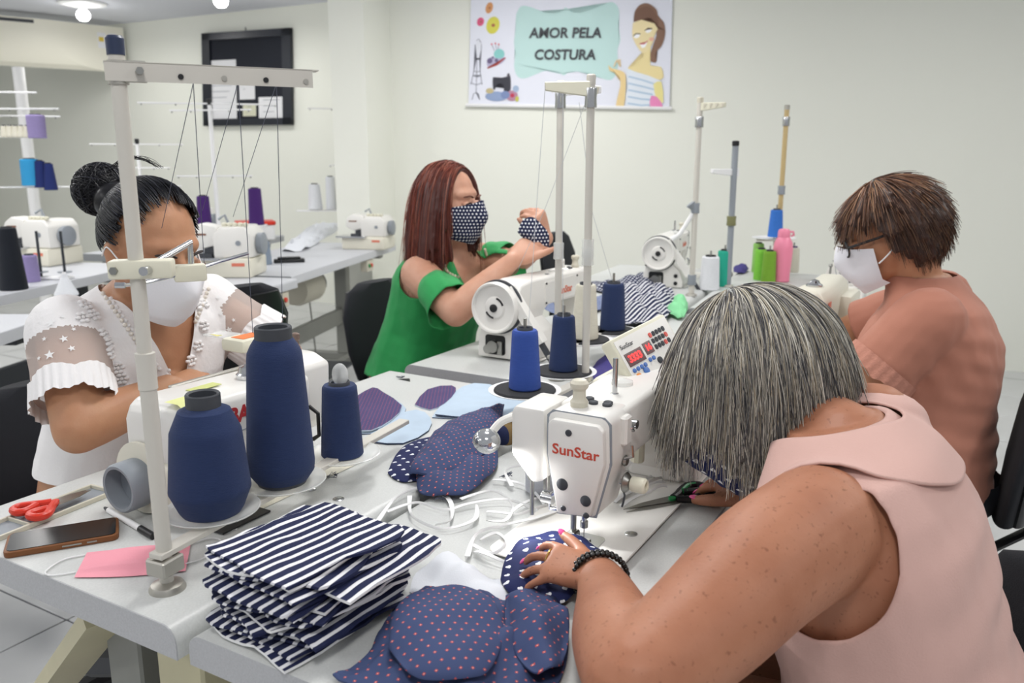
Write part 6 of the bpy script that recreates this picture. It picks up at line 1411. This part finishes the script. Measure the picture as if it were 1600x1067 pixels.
# ================= person in salmon
def build_salmon():
    sk = seg_skin('skin_warm', '#c79473', '#b88060'); pd = person('person with short brown hair and glasses in a salmon blouse', sk); root = pd['root']
    f, lat = FR, Lv          # right-hand side is the far side
    mid = Vector((1.03, 2.015, .945))
    J = dict(pelvis=Vector((1.0, 1.97, .56)), mid=mid, neck=Vector((.99, 2.03, 1.035)), sw=.185, wide=1.12, deep=1.18)
    SL, SR = mid - lat*.175, mid + lat*.175
    EL, WL = ony(1338, 615, 1.88), ony(1288, 545, 2.12); ER, WR = Vector((.92, 2.34, .80)), Vector((.78, 2.30, .81))
    C = ony(1388, 368, 2.02); R = frame((-.80, .26, -.50), (-.30, .12, .93)); hs = 1.0
    b = B(); torso(b, J, lat, f); head_solid(b, C, R, hs); chain(b, [J['neck'] - Vector((0, 0, .04)), C + R @ Vector((0, -.035, -.055))], [.064, .056])
    for S, E_, W_ in ((SR, ER, WR), (SL, EL, WL)):
        chain(b, [S - Vector((0, 0, .01)), S.lerp(E_, .5), E_], [.064, .058, .047]); chain(b, [E_, E_.lerp(W_, .4), W_], [.047, .044, .027])
    hand_solid(b, WL, f + Vector((0, 0, -.1)), (0, 0, 1), 1, .92); hand_solid(b, WR, f + Vector((0, 0, -.1)), (0, 0, 1), -1, .92)
    foot_and_legs(b, J, f, lat, 1.1); finish_body(pd, b, .005)
    sm_ = mat('salmon_jersey', '#b47863', .8, bump=.12, bscale=300, sheen=.08)
    g = B(); torso(g, J, lat, f, .016)
    for S, E_ in ((SR, ER), (SL, EL)): chain(g, [S, S.lerp(E_, .35), S.lerp(E_, .72)], [.082, .083, .084])
    me = fuse(g, .006, 6); nk = J['neck']
    def keep(c):
        if c.z < .50 or (c - (nk + Vector((0, 0, .022)))).length < .088 or c.z > nk.z + .012: return False
        for S, E_ in ((SR, ER), (SL, EL)):
            ax = (E_-S).normalized()
            if (c-S).dot(ax) > (E_-S).length*.70 and (c-S.lerp(E_, .85)).length < .14 and (c-mid).dot(f) > -.04: return False
        return True
    strip_faces(me, keep); wrinkle(me, .006, (7, 7, 9), [(mid + Vector((.02, -.12, -.1)), Vector((.25, 0, 1)), .05, .0022, .14), (mid + Vector((.08, -.1, -.3)), Vector((.15, 0, 1)), .055, .003, .16), (SL + Vector((.03, 0, -.1)), Vector((.8, .1, .5)), .05, .003, .09)])
    bl = part(root, 'blouse', me, sm_, 'salmon pink jersey blouse with lace cuffs', .002)
    lc = mat('salmon_lace', '#bd8370', .85, bump=1.0, bscale=140)
    ax = (EL-SL).normalized(); c0 = SL.lerp(EL, .58); c1 = SL.lerp(EL, .76); o1 = ax.orthogonal().normalized(); o2 = ax.cross(o1); nn = 96
    rings = [[c0.lerp(c1, t) + (o1*math.cos(2*PI*k/nn) + o2*math.sin(2*PI*k/nn))*(.0855+.004*t+.0012*math.sin(k*1.57)*(1+t)) + (ax*.004*math.sin(k*.785) if t == 1 else Vector()) for k in range(nn)] for t in (0, .25, .5, .75, 1)]
    obj('lace_cuff', B().loft(rings, caps=False), lc, bl, ang=1.5)
    g = B(); foot_and_legs(g, J, f, lat, 1.2); g.ell(J['pelvis'] - Vector((0, 0, .03)), (.2, .2, .12)); me = fuse(g, .008, 3); strip_faces(me, lambda c: .12 < c.z < .56); part(root, 'trousers', me, mat('black_trousers', '#1c1e26', .85))
    mm = mask_mesh(C, R, hs*1.04, .0, -.112, 1.25, pleat=2); mk_ = part(root, 'face_mask', mm, mat('white_mask_cloth', '#e6e6ec', .85))
    for x in (-1, 1): obj('ear_loop', B().tube(spline([C + R @ (Vector(q)*hs) for q in ((x*.076, .04, -.05), (x*.083, .01, -.03), (x*.088, -.01, -.005))], 4), .002, 6), 'white', mk_)
    eyes(pd, C, R, hs, True, '#5a4434')
    gl = obj('glasses', B().tube(spline([C + R @ Vector(q) for q in ((-.085, -.01, .012), (-.082, .04, .008), (-.07, .095, .004))], 4), .0032, 8).tube(spline([C + R @ Vector(q) for q in ((.085, -.01, .012), (.082, .04, .008), (.07, .095, .004))], 4), .0032, 8), 'black', root)
    for x in (-1, 1):
        ringp = [C + R @ Vector((x*.036 + .028*math.cos(t), .103 - .012*abs(math.cos(t)*.5+x*.2), .0 + .02*math.sin(t))) for t in [2*PI*k/20 for k in range(21)]]
        o = obj('rim', B().tube(ringp, .0026, 8), 'black', gl); o2_ = B(); o2_.add(ringp[:-1], [tuple(range(20))]); obj('lens', o2_, mat('lens%d' % x, '#dfe6ea', .05, alpha=.2), gl)
    hm = hair_mat('brown_hair'); Cc = C + R @ Vector((0, -.018, .032)); rad = np.array((.084, .102, .102))*hs
    rt = roots_on(3900, 11, lambda d: d[2] > -.45 and not (d[1] > .35 and d[2] < .5) and not (abs(d[0]) > .75 and d[1] > .25 and d[2] < .1) and not (d[2] < -.1 and d[1] > -.05))
    fl0 = away((0, .15, .99))
    P, _ = strands(Cc, R, rad, rt, (.06, .11), None, .04, 12, (.99, 1.07), flow=lambda d: fl0(d)*1.0 + np.array((0, -.15, 0)), seed=3, stiff=.95, jit=.012)
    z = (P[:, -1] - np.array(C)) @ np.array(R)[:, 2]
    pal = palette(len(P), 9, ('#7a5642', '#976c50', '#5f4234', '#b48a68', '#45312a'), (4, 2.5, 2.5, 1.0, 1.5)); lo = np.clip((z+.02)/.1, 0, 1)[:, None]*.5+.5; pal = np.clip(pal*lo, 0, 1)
    vol = hair_volume(P[::8], .006, .007, col('#3f2a22'), 'hair_volume', hm, lambda b: b.ell(Cc + R @ Vector((0, -.014, .0)), (.076*hs, .09*hs, .09*hs), 18, 12, R), Cc, .93)
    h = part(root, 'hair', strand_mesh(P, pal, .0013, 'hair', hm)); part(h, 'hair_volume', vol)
    return root
# ================= person in pale pink
def build_pink():
    sk = seg_skin('skin_sunned', '#b47d61', '#a36b50', True)
    nt = sk.node_tree; pd = person('person with a grey bob in a pale pink sleeveless blouse sewing at the front machine', sk); root = pd['root']
    f, lat = FR, Lv
    SL, SR = Vector((.338, .89, .885)), Vector((.525, 1.165, .925)); mid = (SL+SR)/2 + Vector((.01, 0, .01))
    J = dict(pelvis=Vector((.545, .975, .53)), mid=mid, neck=Vector((.43, 1.075, .965)), sw=.165, wide=1.08, deep=1.02)
    EL = Vector((.118, .705, .825)); WL = onz(938, 904, .795); ER = Vector((.56, 1.42, .80)); WR = onz(1212, 776, .80)
    C = ony(1185, 612, 1.19); R = frame((-.72, -.12, -.62), (-.42, .28, .86)); hs = 1.04
    b = B(); torso(b, J, lat, f); head_solid(b, C, R, hs); chain(b, [J['neck'] - Vector((-.02, .01, .04)), C + R @ Vector((0, -.035, -.055))], [.064, .056])
    chain(b, [SL + Vector((.02, .02, .0)), SL.lerp(EL, .3) + Vector((0, 0, .008)), SL.lerp(EL, .65), EL], [.075, .07, .062, .05], 24); chain(b, [EL, EL.lerp(WL, .35) + Vector((-.004, 0, 0)), EL.lerp(WL, .75), WL], [.05, .049, .037, .028], 24)
    chain(b, [SR, SR.lerp(ER, .5), ER], [.066, .06, .048]); chain(b, [ER, ER.lerp(WR, .4), WR], [.048, .044, .027])
    TL = hand_solid(b, WL, onz(853, 874, .805)-WL, (.1, -.45, 1), 1, .80, (.4, .4, .42, .44), spread=.26, thumb=(.75, .22))
    TR = hand_solid(b, WR, onz(1125, 740, .80)-WR, (.05, -.3, 1), -1, .98, (.3, .3, .32, .4), spread=.1, thumb=(.5, .2))
    foot_and_legs(b, J, f, lat, 1.15); body = finish_body(pd, b, .0042, 4)
    nail = mat('pink_nail', '#f0569a', .2, coat=.6)
    for T_ in (TL, TR):
        for q, v, u, r in T_:
            R3 = frame(v, u); obj('fingernail', B().ell(q + v*.001 + u*r*.55, (r*.62, r*1.0, r*.32), 14, 8, R3), nail, body)
    # ring and bracelet
    dL = (onz(853, 874, .805)-WL).normalized(); up = Vector((.1, -.45, 1)); up = (up-dL*up.dot(dL)).normalized(); rL = dL.cross(up)
    rc = WL + (dL*.0755 + rL*.010)*.80 + (dL*math.cos(.3) - up*math.sin(.3))*.014
    obj('ring', B().tube([rc + (rL*math.cos(t)+up*math.sin(t))*.0112 for t in [2*PI*k/24 for k in range(25)]], .0013, 8), mat('gold', '#d9b66a', .25, metal=1), root)
    dL = (WL-EL).normalized(); up = Vector((0, 0, 1)); up = (up-dL*up.dot(dL)).normalized(); rL = dL.cross(up)
    br_ = obj('bracelet', B().tube([WL + dL*.004 + (rL*math.cos(t)*.033+up*math.sin(t)*.03) for t in [2*PI*k/30 for k in range(31)]], .0018, 6), mat('brown_cord', '#5a3d28', .7), root)
    for row in (-.004, .005):
        bb = B()
        for k in range(34): t = 2*PI*k/34; bb.ell(WL + dL*(.004+row) + rL*math.cos(t)*.0345 + up*math.sin(t)*.0315, (.0036,)*3, 10, 7)
        obj('beads', bb, mat('black_bead', '#15120f', .25), br_, kind='stuff')
    # blouse
    pkc = mat('pale_pink_linen', '#d0a99f', .85, bump=.25, bscale=400, sheen=.08)
    g = B(); ff, ax_ = torso(g, J, lat, f, .014); me = fuse(g, .0055, 6); nk = J['neck']
    def keep(c):
        if c.z < .42 or (c - (nk + Vector((-.02, .01, .03)))).length < .086: return False
        d = c - mid
        if d.dot(f) > .05 and d.dot(ax_) > .055: return False
        for S, sgn in ((SL, -1), (SR, 1)):
            s0 = S + lat*sgn*.03 - Vector((0, 0, .02))
            dd = c - s0; a = dd.dot(ax_); rr_ = (dd - lat*dd.dot(lat))
            if (dd.dot(lat)*sgn > -.055) and rr_.length < .1 : return False
        return True
    strip_faces(me, keep); wrinkle(me, .004, (8, 8, 8), [(mid + Vector((.08, -.1, -.12)), Vector((.5, -.1, -.7)), .07, .003, .13), (mid + Vector((.16, -.12, -.3)), Vector((.2, 0, 1)), .06, .003, .15)])
    bl = part(root, 'blouse', me, pkc, 'pale pink sleeveless blouse', .002)
    # flat round collar resting on shoulders
    bvh = mathutils_bvh(fuse_keep := me)
    full = B(); torso(full, J, lat, f, .019); chain(full, [SL + Vector((.03, .02, .0)), SL.lerp(EL, .25)], [.082, .078]); chain(full, [SR, SR.lerp(ER, .3)], [.075, .07]); fme = fuse(full, .006, 6); fb = mathutils_bvh(fme)
    cb = B(); nu, nv = 72, 14; cen = nk + Vector((.0, .0, .0)); bk = -ff
    for j in range(nv+1):
        for i in range(nu+1):
            t = -2.75 + 5.5*i/nu     # angle from the back, towards front both sides
            dirv = (bk*math.cos(t) + lat*math.sin(t)); r0 = .074; wd = .112 + .014*math.cos(2*t) - .05*max(0, abs(t)-2.2)
            r = r0 + wd*j/nv
            q = cen + dirv*r - ax_*(.012 + .42*(r-r0)); h = fb.find_nearest(q)
            cb.v.append(tuple(h[0] + h[1]*(.004 + .0015*math.sin(t*7)*j/nv)))
    cb.f = [(j*(nu+1)+i, j*(nu+1)+i+1, (j+1)*(nu+1)+i+1, (j+1)*(nu+1)+i) for j in range(nv) for i in range(nu)]
    bm = bmesh.new(); mm_ = mesh(cb, 'collar', True, 1.4); bm.from_mesh(mm_)
    for _ in range(6): bmesh.ops.smooth_vert(bm, verts=bm.verts[:], factor=.5, use_axis_x=True, use_axis_y=True, use_axis_z=True)
    bm.to_mesh(mm_); bm.free(); part(bl, 'collar', mm_, pkc, None, .003); bpy.data.meshes.remove(fme)
    g = B(); foot_and_legs(g, J, f, lat, 1.24); g.ell(J['pelvis'] - Vector((0, 0, .03)), (.21, .21, .12)); me = fuse(g, .008, 3); strip_faces(me, lambda c: .12 < c.z < .52); part(root, 'trousers', me, mat('blue_jeans', '#3b4560', .85, bump=.3))
    part(root, 'face_mask', mask_mesh(C, R, hs*1.04, .002, -.112, 1.2, puff=1), F_heart); eyes(pd, C, R, hs, True, '#5a5048')
    hm = hair_mat('grey_hair', .38); Cc = C + R @ Vector((0, -.016, .032)); rad = np.array((.096, .116, .110))*hs
    rt = roots_on(11000, 21, lambda d: d[2] > -.25 and not (d[1] > .6 and d[2] < .35))
    fl0 = away((0, -.1, .99))
    P, _ = strands(Cc, R, rad, rt, (.1, .17), None, .15, 15, (1.0, 1.09), flow=fl0, seed=23, stiff=.86, jit=.05)
    pal = palette(len(P), 9, ('#9a968e', '#cfc9bc', '#6a6868', '#e6e1d5', '#46464c', '#b3a893'), (4, 3, 2.6, 1.6, 1.7, 2), .1)
    vol = hair_volume(P[::16], .008, .006, col('#5f5e5c'), 'hair_volume', hm, lambda b: b.ell(Cc, (.088*hs, .104*hs, .1*hs), 18, 12, R), Cc, .90)
    h = part(root, 'hair', strand_mesh(P, pal, RNG.uniform(.0005, .0014, len(P)), 'hair', hm)); part(h, 'hair_volume', vol)
    return root
build_white(); build_green(); build_salmon(); build_pink()
# chairs under and around them
chair('black office chair of the person in white lace', (-.90, 1.80), RL, .47, .78, br=.95)
chair('black office chair of the person in green', (-.24, 2.775), RL, .47, .88)
chair('black office chair of the person in salmon', (.97, 1.98), RR, .45, .82)
chair('black office chair of the person in pale pink', (.52, .99), math.atan2(-.2, -.97) - PI/2, .41, .74)
chair('empty black office chair at the far table beside the wall', (.45, 3.7), math.atan2(W6.y, W6.x) - PI/2, .46, .97)
chair('empty black office chair behind the shoulder of the person in lace', (-1.0, 2.5), math.atan2(.6, -.8) - PI/2, .47, .95)
